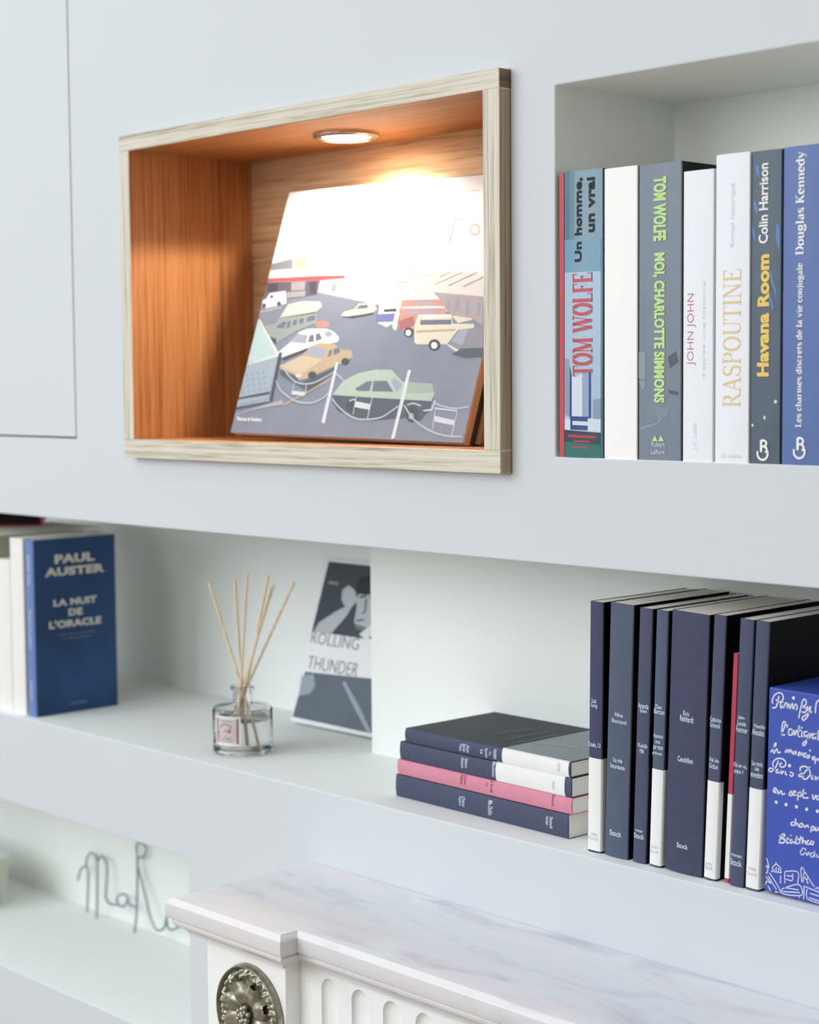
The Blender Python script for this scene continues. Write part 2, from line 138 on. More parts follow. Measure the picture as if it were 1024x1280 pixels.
[0.29695,0.11286],[0.29675,0.11057],[0.2452,0.10909]],["dark",[0.28203,0.09652],[0.28185,0.09351],[0.27954,0.09131],[0.27569,0.09052],[0.27134,0.09134],[0.26765,0.09357],[0.26561,0.09661],[0.26579,0.09965],[0.26813,0.10185],
[0.272,0.10263],[0.27635,0.10179],[0.28002,0.09955]],["white",[0.27793,0.09614],[0.2779,0.09435],[0.27672,0.09304],[0.27471,0.09256],[0.2724,0.09305],[0.27042,0.09438],[0.26928,0.09619],[0.26931,0.09799],[0.2705,0.0993],[0.27252,0.09977],
[0.27482,0.09927],[0.2768,0.09794]],["cream",[0.28765,0.12624],[0.31229,0.12581],[0.31696,0.12171],[0.29873,0.11863]],["greycar",[0.29021,0.09715],[0.30075,0.11187],[0.3329,0.11415],[0.3389,0.09357],[0.30985,0.09303],[0.30756,0.08903]],
["paleblue",[0.29538,0.10049],[0.30406,0.1125],[0.31452,0.11238],[0.3106,0.09637]],["chrome",[0.28933,0.09716],[0.29286,0.09714],[0.30977,0.09036],[0.30784,0.08809]],["shade",[0.31005,0.09236],[0.3389,0.09357],[0.33976,0.08433],
[0.31975,0.08302],[0.29941,0.08704]],["cafe",[0.25583,0.15157],[0.26807,0.14986],[0.32391,0.145],[0.33271,0.11481],[0.31656,0.12306],[0.28745,0.12693],[0.27592,0.13572],[0.26633,0.14374]],["haze",[0.25413,0.15714],[0.32154,0.15312],
[0.32391,0.145],[0.3096,0.14672],[0.25674,0.15155]],["bluegrey",[0.27756,0.1421],[0.28204,0.14199],[0.28403,0.13242],[0.27908,0.13116]],["bluegrey",[0.28815,0.14524],[0.29437,0.14508],[0.29666,0.13149],[0.29087,0.13025]],
["bluegrey",[0.30244,0.1415],[0.30683,0.14139],[0.31015,0.12719],[0.30598,0.12659]],["bluegrey",[0.31876,0.1391],[0.32309,0.139],[0.32595,0.12624],[0.32097,0.12566]],["roofline",[0.2552,0.15959],[0.28839,0.17112],[0.28948,0.1704],
[0.25632,0.15887]],["roofline",[0.27378,0.15765],[0.30785,0.17042],[0.30892,0.16971],[0.27488,0.15693]],["roofline",[0.29369,0.15623],[0.31798,0.16534],[0.31826,0.16439],[0.29478,0.15552]],["roofline",[0.25918,0.16733],[0.27223,0.1717],
[0.27404,0.17163],[0.2603,0.1666]],["roofline",[0.2608,0.20295],[0.2628,0.2288],[0.26445,0.2287],[0.263,0.20285]],["roofline",[0.25754,0.22827],[0.2739,0.22773],[0.27427,0.22646],[0.25792,0.22698]],["farred",[0.30017,0.21423],
[0.30015,0.21093],[0.29813,0.20862],[0.29464,0.20792],[0.29062,0.20901],[0.28714,0.21161],[0.28513,0.21503],[0.28515,0.21835],[0.28719,0.22067],[0.2907,0.22136],[0.29472,0.22025],[0.29819,0.21764]],["haze",[0.29803,0.21434],
[0.29799,0.21208],[0.29653,0.21049],[0.29403,0.21001],[0.29116,0.21077],[0.28869,0.21257],[0.28729,0.21492],[0.28733,0.2172],[0.28881,0.21878],[0.29132,0.21925],[0.29418,0.21849],[0.29664,0.21669]],["mint",[0.14657,0.04471],
[0.15694,0.05897],[0.17712,0.0674],[0.20067,0.07131],[0.22295,0.07092],[0.24198,0.05895],[0.28304,0.05697],[0.28928,0.04681],[0.28727,0.0397],[0.19663,0.04218],[0.14685,0.04388]],["shade",[0.14685,0.04388],[0.19663,0.04218],
[0.28727,0.0397],[0.28678,0.03104],[0.27764,0.01982],[0.25983,0.02254],[0.20447,0.01795],[0.16069,0.02673],[0.14818,0.03642]],["glass",[0.17681,0.05091],[0.19135,0.05847],[0.19892,0.05936],[0.19899,0.04874],[0.18102,0.0485]],
["glass",[0.20115,0.05938],[0.21996,0.05955],[0.23227,0.04838],[0.20243,0.04846]],["paleblue",[0.22518,0.06041],[0.22988,0.06287],[0.24299,0.05575],[0.23686,0.04764]],["mintdark",[0.24844,0.05901],[0.28328,0.05619],[0.28776,0.04836],
[0.25217,0.04706]],["dark",[0.27382,0.02603],[0.27391,0.022],[0.27167,0.01899],[0.26769,0.0178],[0.26304,0.01876],[0.25894,0.02163],[0.25651,0.02564],[0.25642,0.0297],[0.25868,0.03273],[0.26269,0.0339],[0.26735,0.0329],[0.27142,0.03002]],
["screen",[0.2684,0.02401],[0.26841,0.02239],[0.26743,0.02119],[0.26573,0.02071],[0.26375,0.02109],[0.26204,0.02224],[0.26104,0.02384],[0.26103,0.02546],[0.26202,0.02667],[0.26372,0.02715],[0.2657,0.02676],[0.26741,0.02561]],
["dark",[0.18627,0.03301],[0.18628,0.02966],[0.18412,0.02716],[0.18037,0.02618],[0.17602,0.02699],[0.17223,0.02937],[0.17004,0.03269],[0.17002,0.03607],[0.1722,0.03857],[0.17598,0.03954],[0.18034,0.03871],[0.1841,0.03632]],
["chrome",[0.27855,0.03055],[0.28966,0.03189],[0.29118,0.04055],[0.29273,0.04026],[0.29158,0.03036],[0.27998,0.02932]],["post",[0.13983,0.07891],[0.14334,0.07891],[0.14478,0.01311],[0.13911,0.01462]],["post",[0.24577,0.07103],
[0.25021,0.07057],[0.24922,0.00161],[0.24437,-0.00013]],["board",[0.18178,0.03784],[0.20455,0.03499],[0.20482,0.02931],[0.1824,0.03179]],["board",[0.29583,0.02529],[0.3231,0.0213],[0.32376,0.01637],[0.29696,0.01954]],["board",[0.29332,0.03353],
[0.3241,0.03152],[0.32456,0.02998],[0.29379,0.03197]],["chain",[0.18108,0.04275],[0.18221,0.04277],[0.18337,0.02395],[0.18225,0.02393]],["chain",[0.20416,0.04311],[0.20532,0.04297],[0.20562,0.01993],[0.20429,0.01989]],["chain",[0.2937,0.03432],
[0.29494,0.03435],[0.2975,0.01097],[0.29626,0.01094]],["chain",[0.32329,0.0315],[0.3245,0.03153],[0.32472,0.00638],[0.32311,0.00633]],["board",[0.08281,0.04752],[0.10427,0.04618],[0.10451,0.04213],[0.08352,0.04344]],["chain",[0.08264,0.05818],
[0.08405,0.05819],[0.08473,0.04673],[0.08333,0.04671]],["chain",[0.10191,0.0551],[0.1033,0.05511],[0.10524,0.04539],[0.10386,0.04537]],["mintpale",[0.0,0.07773],[0.0,0.12628],[0.04579,0.08868],[0.04818,0.08533]],["white",[0.0,0.12714],
[0.00279,0.12708],[0.0485,0.08784],[0.04518,0.08701]],["white",[0.0,0.07688],[0.04638,0.08701],[0.04745,0.08534],[0.0,0.07518]],["screen",[6e-05,0.03461],[0.0,0.07569],[0.04715,0.08484],[0.04882,0.04458]],["dark",[0.04791,0.08951],
[0.05273,0.0895],[0.05567,0.03476],[0.0516,0.03469]],["dark",[0.0,0.03878],[0.04872,0.04624],[0.04839,0.04375],[0.0,0.03626]],["screen",[0.0,0.02871],[0.0,0.03545],[0.04869,0.04292],[0.05012,0.03549]],["dark",[0.0,0.027],
[0.05029,0.035],[0.05135,0.03336],[0.0,0.02498]],["kerb",[0.0,0.01944],[0.05099,0.03303],[0.07123,0.03669],[0.07501,0.03265],[0.02463,0.02503],[0.00103,0.0183]],["bluegrey",[0.00286,0.04477],[0.00442,0.04665],[0.00732,0.04484],
[0.00576,0.04296]],["bluegrey",[0.0119,0.04591],[0.01345,0.04778],[0.01633,0.04597],[0.01478,0.0441]],["bluegrey",[0.02088,0.04704],[0.02243,0.0489],[0.02529,0.04709],[0.02375,0.04523]],["bluegrey",[0.02981,0.04816],[0.03135,0.05001],
[0.03419,0.04821],[0.03265,0.04636]],["bluegrey",[0.03868,0.04927],[0.04021,0.05112],[0.04303,0.04932],[0.0415,0.04747]],["bluegrey",[0.0,0.05081],[0.00073,0.05268],[0.00364,0.05086],[0.00208,0.04898]],["bluegrey",[0.00823,0.05192],
[0.00979,0.05379],[0.01268,0.05197],[0.01113,0.0501]],["bluegrey",[0.01724,0.05303],[0.01879,0.0549],[0.02166,0.05308],[0.02012,0.05122]],["bluegrey",[0.0262,0.05413],[0.02774,0.05599],[0.03059,0.05418],[0.02905,0.05233]],
["bluegrey",[0.0351,0.05523],[0.03663,0.05708],[0.03946,0.05528],[0.03793,0.05343]],["bluegrey",[0.0,0.05686],[0.0,0.05874],[0.0,0.0569],[0.0,0.05502]],["bluegrey",[0.00455,0.05796],[0.00611,0.05983],[0.00901,0.058],[0.00745,0.05613]],
["bluegrey",[0.01359,0.05905],[0.01515,0.06091],[0.01802,0.05909],[0.01647,0.05723]],["bluegrey",[0.02257,0.06014],[0.02412,0.06199],[0.02698,0.06017],[0.02544,0.05832]],["bluegrey",[0.0315,0.06121],[0.03303,0.06307],[0.03587,0.06125],
[0.03434,0.0594]],["bluegrey",[0.0,0.06293],[0.0,0.06481],[0.0,0.06297],[0.0,0.06109]],["bluegrey",[0.00086,0.06402],[0.00242,0.06589],[0.00533,0.06405],[0.00377,0.06218]],["bluegrey",[0.00993,0.06509],[0.01148,0.06696],[0.01437,0.06512],
[0.01282,0.06325]],["bluegrey",[0.01894,0.06616],[0.02048,0.06802],[0.02335,0.06619],[0.02181,0.06433]],["bluegrey",[0.02789,0.06722],[0.02943,0.06907],[0.03228,0.06724],[0.03074,0.06539]],["bluegrey",[0.00501,0.03133],[0.00892,0.03426],
[0.01014,0.03227],[0.00685,0.02969]],["bluegrey",[0.01255,0.03248],[0.01645,0.0354],[0.01766,0.03341],[0.01439,0.03084]],["bluegrey",[0.02005,0.03362],[0.02393,0.03654],[0.02513,0.03455],[0.02188,0.03199]],["bluegrey",[0.02751,0.03476],
[0.03137,0.03766],[0.03257,0.03568],[0.02933,0.03313]],["bluegrey",[0.03493,0.03589],[0.03877,0.03878],[0.03996,0.03681],[0.03674,0.03426]],["bluegrey",[0.04232,0.03702],[0.04614,0.0399],[0.04732,0.03793],[0.04411,0.03539]]],
"art_chain":[[[0.14707,0.03972],[0.15906,0.03165],[0.17546,0.02377],[0.19048,0.01955],[0.20627,0.0193],[0.22324,0.02165],[0.23451,0.02753],[0.24437,0.03414]],[[0.25162,0.03508],[0.26877,0.02118],[0.28836,0.01227],[0.30645,0.00736],
[0.32334,0.00557],[0.33734,0.00601]],[[0.29086,0.03819],[0.3043,0.03484],[0.32122,0.03301],[0.33772,0.03519]],[[0.14374,0.0672],[0.15666,0.0598]],[[0.05422,0.05791],[0.06485,0.04811],[0.08185,0.04014],[0.0975,0.03551],[0.11843,0.03508],
[0.13266,0.04015],[0.13977,0.04588]],[[0.06094,0.07288],[0.07095,0.06466],[0.08527,0.05738],[0.10006,0.05508],[0.11761,0.05769],[0.14012,0.06835]],[[0.17316,0.03769],[0.1783,0.03942],[0.18196,0.03866]],[[0.25588,0.03516],
[0.26389,0.0369],[0.27515,0.03474]]],"back_px":[0.00401,0.03,1.58717],"roll_h":0.2024,"art_roll":[["dark",[0.01031,0.1982],[0.13355,0.19823],[0.15845,0.11138],[0.00572,0.11112]],["dark2",[0.00251,0.00533],[0.0086,0.06142],
[0.17105,0.06742],[0.18909,0.00448]],["skin",[0.0091,0.11041],[0.0148,0.12245],[0.04098,0.13841],[0.05821,0.1472],[0.07029,0.15238],[0.06301,0.13631],[0.04709,0.11832],[0.04027,0.11041]],["skin",[0.04686,0.15447],[0.04559,0.16577],
[0.05522,0.17236],[0.06934,0.16567],[0.0744,0.15377],[0.0665,0.14485],[0.05346,0.14781]],["skin",[0.07261,0.15977],[0.07886,0.164],[0.09822,0.16399],[0.12483,0.16825],[0.1356,0.13101],[0.10296,0.12279],[0.0865,0.1232],[0.07715,0.12944],
[0.07678,0.14578]],["hair",[0.06787,0.16554],[0.07044,0.18223],[0.09495,0.19027],[0.13554,0.19131],[0.14286,0.16575],[0.1254,0.16628],[0.10243,0.16475],[0.08226,0.16264]],["hair",[0.07701,0.16015],[0.08965,0.16286],[0.09036,0.16047],
[0.07819,0.1582]],["hair",[0.09447,0.16163],[0.10697,0.16432],[0.10755,0.16234],[0.09564,0.15969]],["shadow",[0.0881,0.15803],[0.09275,0.15741],[0.09396,0.14325],[0.08922,0.13915],[0.0873,0.1406],[0.09048,0.14497]],["hair",[0.07947,0.13171],
[0.09353,0.13466],[0.09399,0.13308],[0.08141,0.13025]],["shadow",[0.07774,0.12745],[0.10238,0.12476],[0.09808,0.11927],[0.08243,0.12179]],["white",[0.0903,0.11544],[0.11181,0.13275],[0.13391,0.13686],[0.14123,0.11158],[0.10041,0.1114]],
["hair",[0.10901,0.11228],[0.11638,0.12713],[0.1356,0.13101],[0.14123,0.11158]],["pale",[0.00551,0.03098],[0.00407,0.0557],[0.0247,0.06019],[0.03202,0.04663],[0.02578,0.0366]],["pale",[0.07806,0.05627],[0.08183,0.05874],[0.1149,0.03271],
[0.14491,0.00506],[0.13797,0.00409],[0.10695,0.02968]]],"wire":[[[-0.96068,0.20443,0.94953],[-0.95815,0.20594,0.96118],[-0.95147,0.20707,0.9699],[-0.9431,0.20735,0.97204],[-0.93734,0.20646,0.96518],[-0.93463,0.20425,0.94815],
[-0.93105,0.19944,0.91102]],[[-0.94245,0.20736,0.97217],[-0.94343,0.20871,0.98254],[-0.93571,0.21002,0.99268],[-0.92571,0.20997,0.99231],[-0.91802,0.20908,0.98545],[-0.91282,0.20481,0.95246],[-0.90634,0.19869,0.90518]],[[-0.9171,0.20887,0.98379],
[-0.91176,0.20988,0.99159],[-0.9028,0.21005,0.99289],[-0.89473,0.20929,0.98708],[-0.89184,0.20771,0.97485],[-0.89072,0.2049,0.95317],[-0.88972,0.20327,0.9406],[-0.88405,0.2026,0.93538],[-0.87412,0.20239,0.93377],[-0.86016,0.20276,0.93663]],
[[-0.86016,0.20276,0.93663],[-0.84891,0.20266,0.93588],[-0.84093,0.20339,0.94147],[-0.83861,0.20461,0.95093],[-0.84838,0.20487,0.95292],[-0.85981,0.20434,0.94881],[-0.86353,0.20344,0.94191],[-0.85791,0.20275,0.93655]],[[-0.83861,0.20461,0.95093],
[-0.83628,0.20398,0.94602],[-0.83091,0.20342,0.94173],[-0.81537,0.20346,0.94207]],[[-0.81639,0.19907,0.90815],[-0.81492,0.20177,0.92897],[-0.81916,0.2072,0.97094],[-0.82446,0.2117,1.00568],[-0.82881,0.2138,1.0219],[-0.82226,0.21458,1.02792],
[-0.81126,0.21445,1.02687],[-0.80558,0.21354,1.01989],[-0.80979,0.2124,1.0111],[-0.82067,0.21191,1.00729],[-0.82193,0.21061,0.99722],[-0.80395,0.2069,0.96861],[-0.78761,0.20343,0.94178],[-0.77644,0.20167,0.92824],[-0.76641,0.20086,0.92194],
[-0.75484,0.20125,0.92496],[-0.74935,0.20219,0.93225],[-0.74791,0.20404,0.94654]],[[-0.74798,0.20359,0.94303],[-0.74328,0.20209,0.93146],[-0.73608,0.20177,0.92899],[-0.72625,0.2022,0.93232],[-0.72056,0.20288,0.93753],[-0.72491,0.20309,0.9392],
[-0.73157,0.20377,0.94439]],[[-0.72118,0.2029,0.93774],[-0.71093,0.2029,0.93768],[-0.69537,0.20324,0.94033],[-0.67566,0.20356,0.94285]]],"pilx":0,"T":{"teal":[["Un homme,",0.02354,0.20216,0.0089,0.07082,"up"],["un vrai",0.03647,0.21398,0.00795,0.04623,"up"],
["TOM WOLFE",0.02728,0.11339,0.02282,0.08758,"up"]],"grey":[["TOM WOLFE",0.02269,0.20517,0.01343,0.05196,"down"],["MOI, CHARLOTTE SIMMONS",0.02156,0.1085,0.01288,0.12233,"down"],["Robert",0.02166,0.01311,0.01374,0.00433,"h"],
["Laffont",0.02126,0.00701,0.01458,0.00394,"h"]],"thinwhite":[["JOHN JOHN",0.00901,0.10634,0.00895,0.05754,"up"],["J.-C. Lattès",0.01325,0.02002,0.00551,0.02187,"up"],["d'après une histoire",0.02158,0.10537,0.00354,0.07773,"up"]],
"tallwhite":[["RASPOUTINE",0.01654,0.09839,0.01778,0.1079,"up"],["Roman historique",0.01743,0.1948,0.00579,0.04943,"up"],["JC Lattès",0.01717,0.00509,0.02012,0.00394,"h"]],"navyyellow":[["Havana Room",0.0123,0.11536,0.01117,0.09431,"up"],
["Colin Harrison",0.01178,0.20163,0.00879,0.06127,"up"]],"blue":[["Douglas Kennedy",0.01707,0.1993,0.00999,0.07753,"up"],["Les charmes discrets de la vie conjugale",0.01687,0.09178,0.00707,0.12478,"up"]],"a":[["Luc",0.00657,0.13454,0.00541,0.00419,"h"],
["Lang",0.00662,0.12996,0.00723,0.00463,"h"],["Cruels, 13",0.00684,0.09536,0.01409,0.00487,"h"],["roman",0.00762,0.01624,0.00639,0.00233,"h"],["Stock",0.00721,0.01259,0.01097,0.00285,"h"]],"b":[["Nina",0.01317,0.12527,0.00877,0.00347,"h"],
["Bouraoui",0.01334,0.11971,0.01588,0.00367,"h"],["La vie",0.01308,0.08569,0.00968,0.00386,"h"],["heureuse",0.01281,0.08002,0.01592,0.0041,"h"],["Stock",0.01243,0.02105,0.01329,0.00497,"h"]],"c":[["Amanda",0.00724,0.13647,0.01108,0.00437,"h"],
["Sthers",0.00741,0.13235,0.00765,0.00355,"h"],["Keith",0.00775,0.10233,0.0094,0.00383,"h"],["me",0.00708,0.09735,0.00421,0.00338,"h"],["roman",0.00636,0.02786,0.0078,0.00179,"h"],["Stock",0.00654,0.02335,0.01119,0.00453,"h"]],
"d":[["Dan",0.00578,0.13786,0.00667,0.00369,"h"],["Burcan",0.00637,0.13385,0.0109,0.00434,"h"],["Appelez-",0.00635,0.1126,0.01093,0.00424,"h"],["moi",0.0061,0.10809,0.005,0.00322,"h"],["par mon",0.00633,0.10229,0.01008,0.00435,"h"],
["prénom",0.00566,0.0977,0.01012,0.00364,"h"],["roman",0.00538,0.01706,0.00681,0.00195,"h"],["Stock",0.00553,0.01327,0.00853,0.00225,"h"]],"e":[["Éric",0.0188,0.13615,0.00648,0.00435,"h"],["Reinhardt",0.01939,0.13119,0.01391,0.00513,"h"],
["Cendrillon",0.01895,0.09662,0.01563,0.00462,"h"],["Stock",0.01862,0.02332,0.01156,0.00432,"h"]],"f":[["Catherine",0.00608,0.13488,0.01107,0.00401,"h"],["Schneck",0.00592,0.13018,0.01026,0.00413,"h"],["Val de",0.0062,0.10115,0.00951,0.00348,"h"],
["Grâce",0.00606,0.0961,0.00867,0.0043,"h"],["roman",0.00503,0.01357,0.00643,0.00184,"h"],["Stock",0.00519,0.01056,0.00798,0.0035,"h"]],"g":[["Jean-",0.00574,0.13976,0.00687,0.00407,"h"],["Louis",0.00596,0.1352,0.00846,0.00378,"h"],
["Fournier",0.0062,0.12998,0.01157,0.00452,"h"],["Où on va,",0.00603,0.10026,0.0132,0.00406,"h"],["papa ?",0.00509,0.09512,0.00927,0.00414,"h"],["roman",0.00597,0.02549,0.01101,0.00213,"h"],["Stock",0.00584,0.01977,0.01166,0.00529,"h"]],
"h":[["Vassilis",0.00762,0.13517,0.01062,0.00328,"h"],["Alexakis",0.00673,0.13011,0.01131,0.00509,"h"],["Le mot",0.00731,0.10469,0.00985,0.00395,"h"],["de",0.00754,0.10048,0.0037,0.00319,"h"],["novembre",0.00703,0.09545,0.01136,0.00492,"h"],
["roman",0.0065,0.01773,0.00691,0.00231,"h"],["Stock",0.00671,0.01379,0.01,0.00286,"h"]],"st3":[["Yves",0.08039,0.00678,0.00433,0.00753,"down"],["Bichet",0.08506,0.00666,0.00431,0.00752,"down"],["Alain",0.09015,0.0066,0.00401,0.00754,"down"],
["La",0.10915,0.00662,0.00397,0.00425,"down"],["femme",0.11541,0.00656,0.00392,0.00867,"down"],["Dieu",0.12036,0.00671,0.00309,0.00355,"down"],["rousseau",0.12671,0.00707,0.00388,0.00943,"down"]],"st2":[["Antoine",0.09047,0.01023,0.0043,0.00996,"down"],
["Sébire",0.09557,0.01061,0.004,0.00917,"down"],["Machines",0.13259,0.01056,0.00413,0.0142,"down"]],"st1":[["Hélène",0.09275,0.00945,0.00402,0.00959,"down"],["Cixous",0.09771,0.01005,0.00342,0.00925,"down"],["Le",0.1273,0.00982,0.00282,0.00317,"down"],
["rire",0.13352,0.00883,0.00388,0.01103,"down"],["Stock",0.21286,0.00937,0.00339,0.01108,"down"]],"st0":[["Sophie",0.09295,0.01124,0.00403,0.00917,"down"],["Chérer",0.09792,0.01107,0.00459,0.01028,"down"],["Ma Dolto",0.13441,0.0115,0.00613,0.01426,"down"],
["roman",0.20788,0.01264,0.00289,0.00807,"down"],["Stock",0.21329,0.01147,0.00419,0.01132,"down"]],"st2b":[["Stock",0.21041,0.00834,0.00366,0.00716,"down"]],"st3b":[["Stock",0.2094,0.00729,0.00337,0.00835,"down"]],"car":[["Thames & Hudson",0.02527,0.0151,0.04174,0.00429,"h"],
["Stephen Shore",0.04925,0.25637,0.0381,0.00394,"h"],["Essays",0.27952,0.25578,0.01617,0.00305,"h"]],"roll":[["ROLLING",0.05072,0.10385,0.08607,0.01417,"h"],["THUNDER",0.05585,0.07343,0.09066,0.0155,"h"],["sur la route avec la revue",0.066,0.08866,0.11984,0.0008,"h"],
["récit",0.02711,0.17281,0.01802,0.004,"h"]],"auster":[["PAUL",0.05984,0.1949,0.05867,0.01166,"h"],["AUSTER",0.05985,0.17934,0.08836,0.01088,"h"],["LA NUIT",0.0594,0.14018,0.06393,0.00887,"h"],["DE",0.05933,0.12687,0.02063,0.00906,"h"],
["L'ORACLE",0.05898,0.11312,0.07734,0.00978,"h"],["roman traduit de l'américain",0.05972,0.09994,0.05404,0.00223,"h"],["par Christine Le Boeuf",0.05998,0.09416,0.04145,0.00301,"h"],["ACTES SUD",0.06126,0.01113,0.0252,0.00365,"h"]]}}

# ------------------------------------------------------------------ materials
def lin(c):
    return tuple(((x / 255.0) / 12.92 if x / 255.0 <= 0.04045 else ((x / 255.0 + 0.055) / 1.055) ** 2.4) for x in c) + (1.0,)

MATS = {}
def mat(name, rgb, rough=0.6, spec=0.4, metal=0.0, vary=0.05, scale=60.0, bump=0.0, sheen=0.0, coat=0.0):
    """Principled surface whose colour drifts a little over a noise field."""
    if name in MATS: return MATS[name]
    m = bpy.data.materials.new(name); m.use_nodes = True; nt = m.node_tree; b = nt.nodes['Principled BSDF']
    tc = nt.nodes.new('ShaderNodeTexCoord'); nz = nt.nodes.new('ShaderNodeTexNoise'); nz.inputs['Scale'].default_value = scale; nz.inputs['Detail'].default_value = 4
    nt.links.new(tc.outputs['Object'], nz.inputs['Vector'])
    rp = nt.nodes.new('ShaderNodeValToRGB'); c = lin(rgb)
    rp.color_ramp.elements[0].position = 0.3; rp.color_ramp.elements[1].position = 0.7
    rp.color_ramp.elements[0].color = tuple(x * (1 - vary) for x in c[:3]) + (1,)
    rp.color_ramp.elements[1].color = tuple(min(1, x * (1 + vary)) for x in c[:3]) + (1,)
    nt.links.new(nz.outputs['Fac'], rp.inputs['Fac']); nt.links.new(rp.outputs['Color'], b.inputs['Base Color'])
    b.inputs['Roughness'].default_value = rough; b.inputs['Specular IOR Level'].default_value = spec; b.inputs['Metallic'].default_value = metal
    b.inputs['Coat Weight'].default_value = coat; b.inputs['Coat Roughness'].default_value = 0.15
    if bump:
        bp = nt.nodes.new('ShaderNodeBump'); bp.inputs['Strength'].default_value = bump; bp.inputs['Distance'].default_value = 0.002
        nt.links.new(nz.outputs['Fac'], bp.inputs['Height']); nt.links.new(bp.outputs['Normal'], b.inputs['Normal'])
    MATS[name] = m
    return m

def wood(name, axis, dark, mid, light, rough=0.55, fine=1.0, spec=0.3):
    """Oak: long streaks along one axis plus short dark pores."""
    if name in MATS: return MATS[name]
    m = bpy.data.materials.new(name); m.use_nodes = True; nt = m.node_tree; N = nt.nodes.new; L = nt.links.new; b = nt.nodes['Principled BSDF']
    tc = N('ShaderNodeTexCoord')
    def streak(k, along, det, dist):
        mp = N('ShaderNodeMapping'); s = [k, k, k]; s['xyz'.index(axis)] = along; mp.inputs['Scale'].default_value = s
        L(tc.outputs['Object'], mp.inputs['Vector'])
        nz = N('ShaderNodeTexNoise'); nz.inputs['Scale'].default_value = 1.0; nz.inputs['Detail'].default_value = det; nz.inputs['Distortion'].default_value = dist
        L(mp.outputs['Vector'], nz.inputs['Vector']); return nz.outputs['Fac']
    a = streak(330 * fine, 3.5, 5, 0.4); c = streak(850 * fine, 18.0, 3, 0.2); d = streak(55 * fine, 1.8, 4, 1.0)
    mx = N('ShaderNodeMath'); mx.operation = 'MULTIPLY_ADD'; mx.inputs[1].default_value = 0.45; L(a, mx.inputs[0])
    m2 = N('ShaderNodeMath'); m2.operation = 'MULTIPLY_ADD'; m2.inputs[1].default_value = 0.35; L(c, m2.inputs[0])
    m3 = N('ShaderNodeMath'); m3.operation = 'MULTIPLY'; m3.inputs[1].default_value = 0.20; L(d, m3.inputs[0])
    L(m3.outputs[0], m2.inputs[2]); L(m2.outputs[0], mx.inputs[2])
    rp = N('ShaderNodeValToRGB'); e = rp.color_ramp.elements
    e[0].position = 0.37; e[0].color = lin(dark); e[1].position = 0.64; e[1].color = lin(light)
    k = e.new(0.5); k.color = lin(mid)
    L(mx.outputs[0], rp.inputs['Fac']); L(rp.outputs['Color'], b.inputs['Base Color'])
    b.inputs['Roughness'].default_value = rough; b.inputs['Specular IOR Level'].default_value = spec
    bp = N('ShaderNodeBump'); bp.inputs['Strength'].default_value = 0.25; bp.inputs['Distance'].default_value = 0.0008
    L(mx.outputs[0], bp.inputs['Height']); L(bp.outputs['Normal'], b.inputs['Normal'])
    MATS[name] = m
    return m

def marble(name, base, vein, warm, rough=0.25, sc=9.0):
    if name in MATS: return MATS[name]
    m = bpy.data.materials.new(name); m.use_nodes = True; nt = m.node_tree; N = nt.nodes.new; L = nt.links.new; b = nt.nodes['Principled BSDF']
    tc = N('ShaderNodeTexCoord'); mp = N('ShaderNodeMapping'); mp.inputs['Rotation'].default_value = (0, 0, 0.5); mp.inputs['Scale'].default_value = (1, 3.2, 2)
    L(tc.outputs['Object'], mp.inputs['Vector'])
    n1 = N('ShaderNodeTexNoise'); n1.inputs['Scale'].default_value = sc; n1.inputs['Detail'].default_value = 8; n1.inputs['Roughness'].default_value = 0.65; n1.inputs['Distortion'].default_value = 1.2
    n2 = N('ShaderNodeTexNoise'); n2.inputs['Scale'].default_value = sc * 0.5; n2.inputs['Detail'].default_value = 5; n2.inputs['Distortion'].default_value = 0.6
    L(mp.outputs['Vector'], n1.inputs['Vector']); L(mp.outputs['Vector'], n2.inputs['Vector'])
    r1 = N('ShaderNodeValToRGB'); e = r1.color_ramp.elements
    e[0].position = 0.30; e[0].color = lin(vein); e[1].position = 0.52; e[1].color = lin(base)
    k = e.new(0.42); k.color = lin(tuple((p * 2 + q * 3) / 5 for p, q in zip(vein, base)))
    r2 = N('ShaderNodeValToRGB'); r2.color_ramp.elements[0].position = 0.45; r2.color_ramp.elements[1].position = 0.7
    mx = N('ShaderNodeMix'); mx.data_type = 'RGBA'; mx.inputs[7].default_value = lin(warm)
    L(n1.outputs['Fac'], r1.inputs['Fac']); L(n2.outputs['Fac'], r2.inputs['Fac'])
    L(r2.outputs['Color'], mx.inputs[0]); L(r1.outputs['Color'], mx.inputs[6]); L(mx.outputs[2], b.inputs['Base Color'])
    b.inputs['Roughness'].default_value = rough; b.inputs['Specular IOR Level'].default_value = 0.45
    MATS[name] = m
    return m

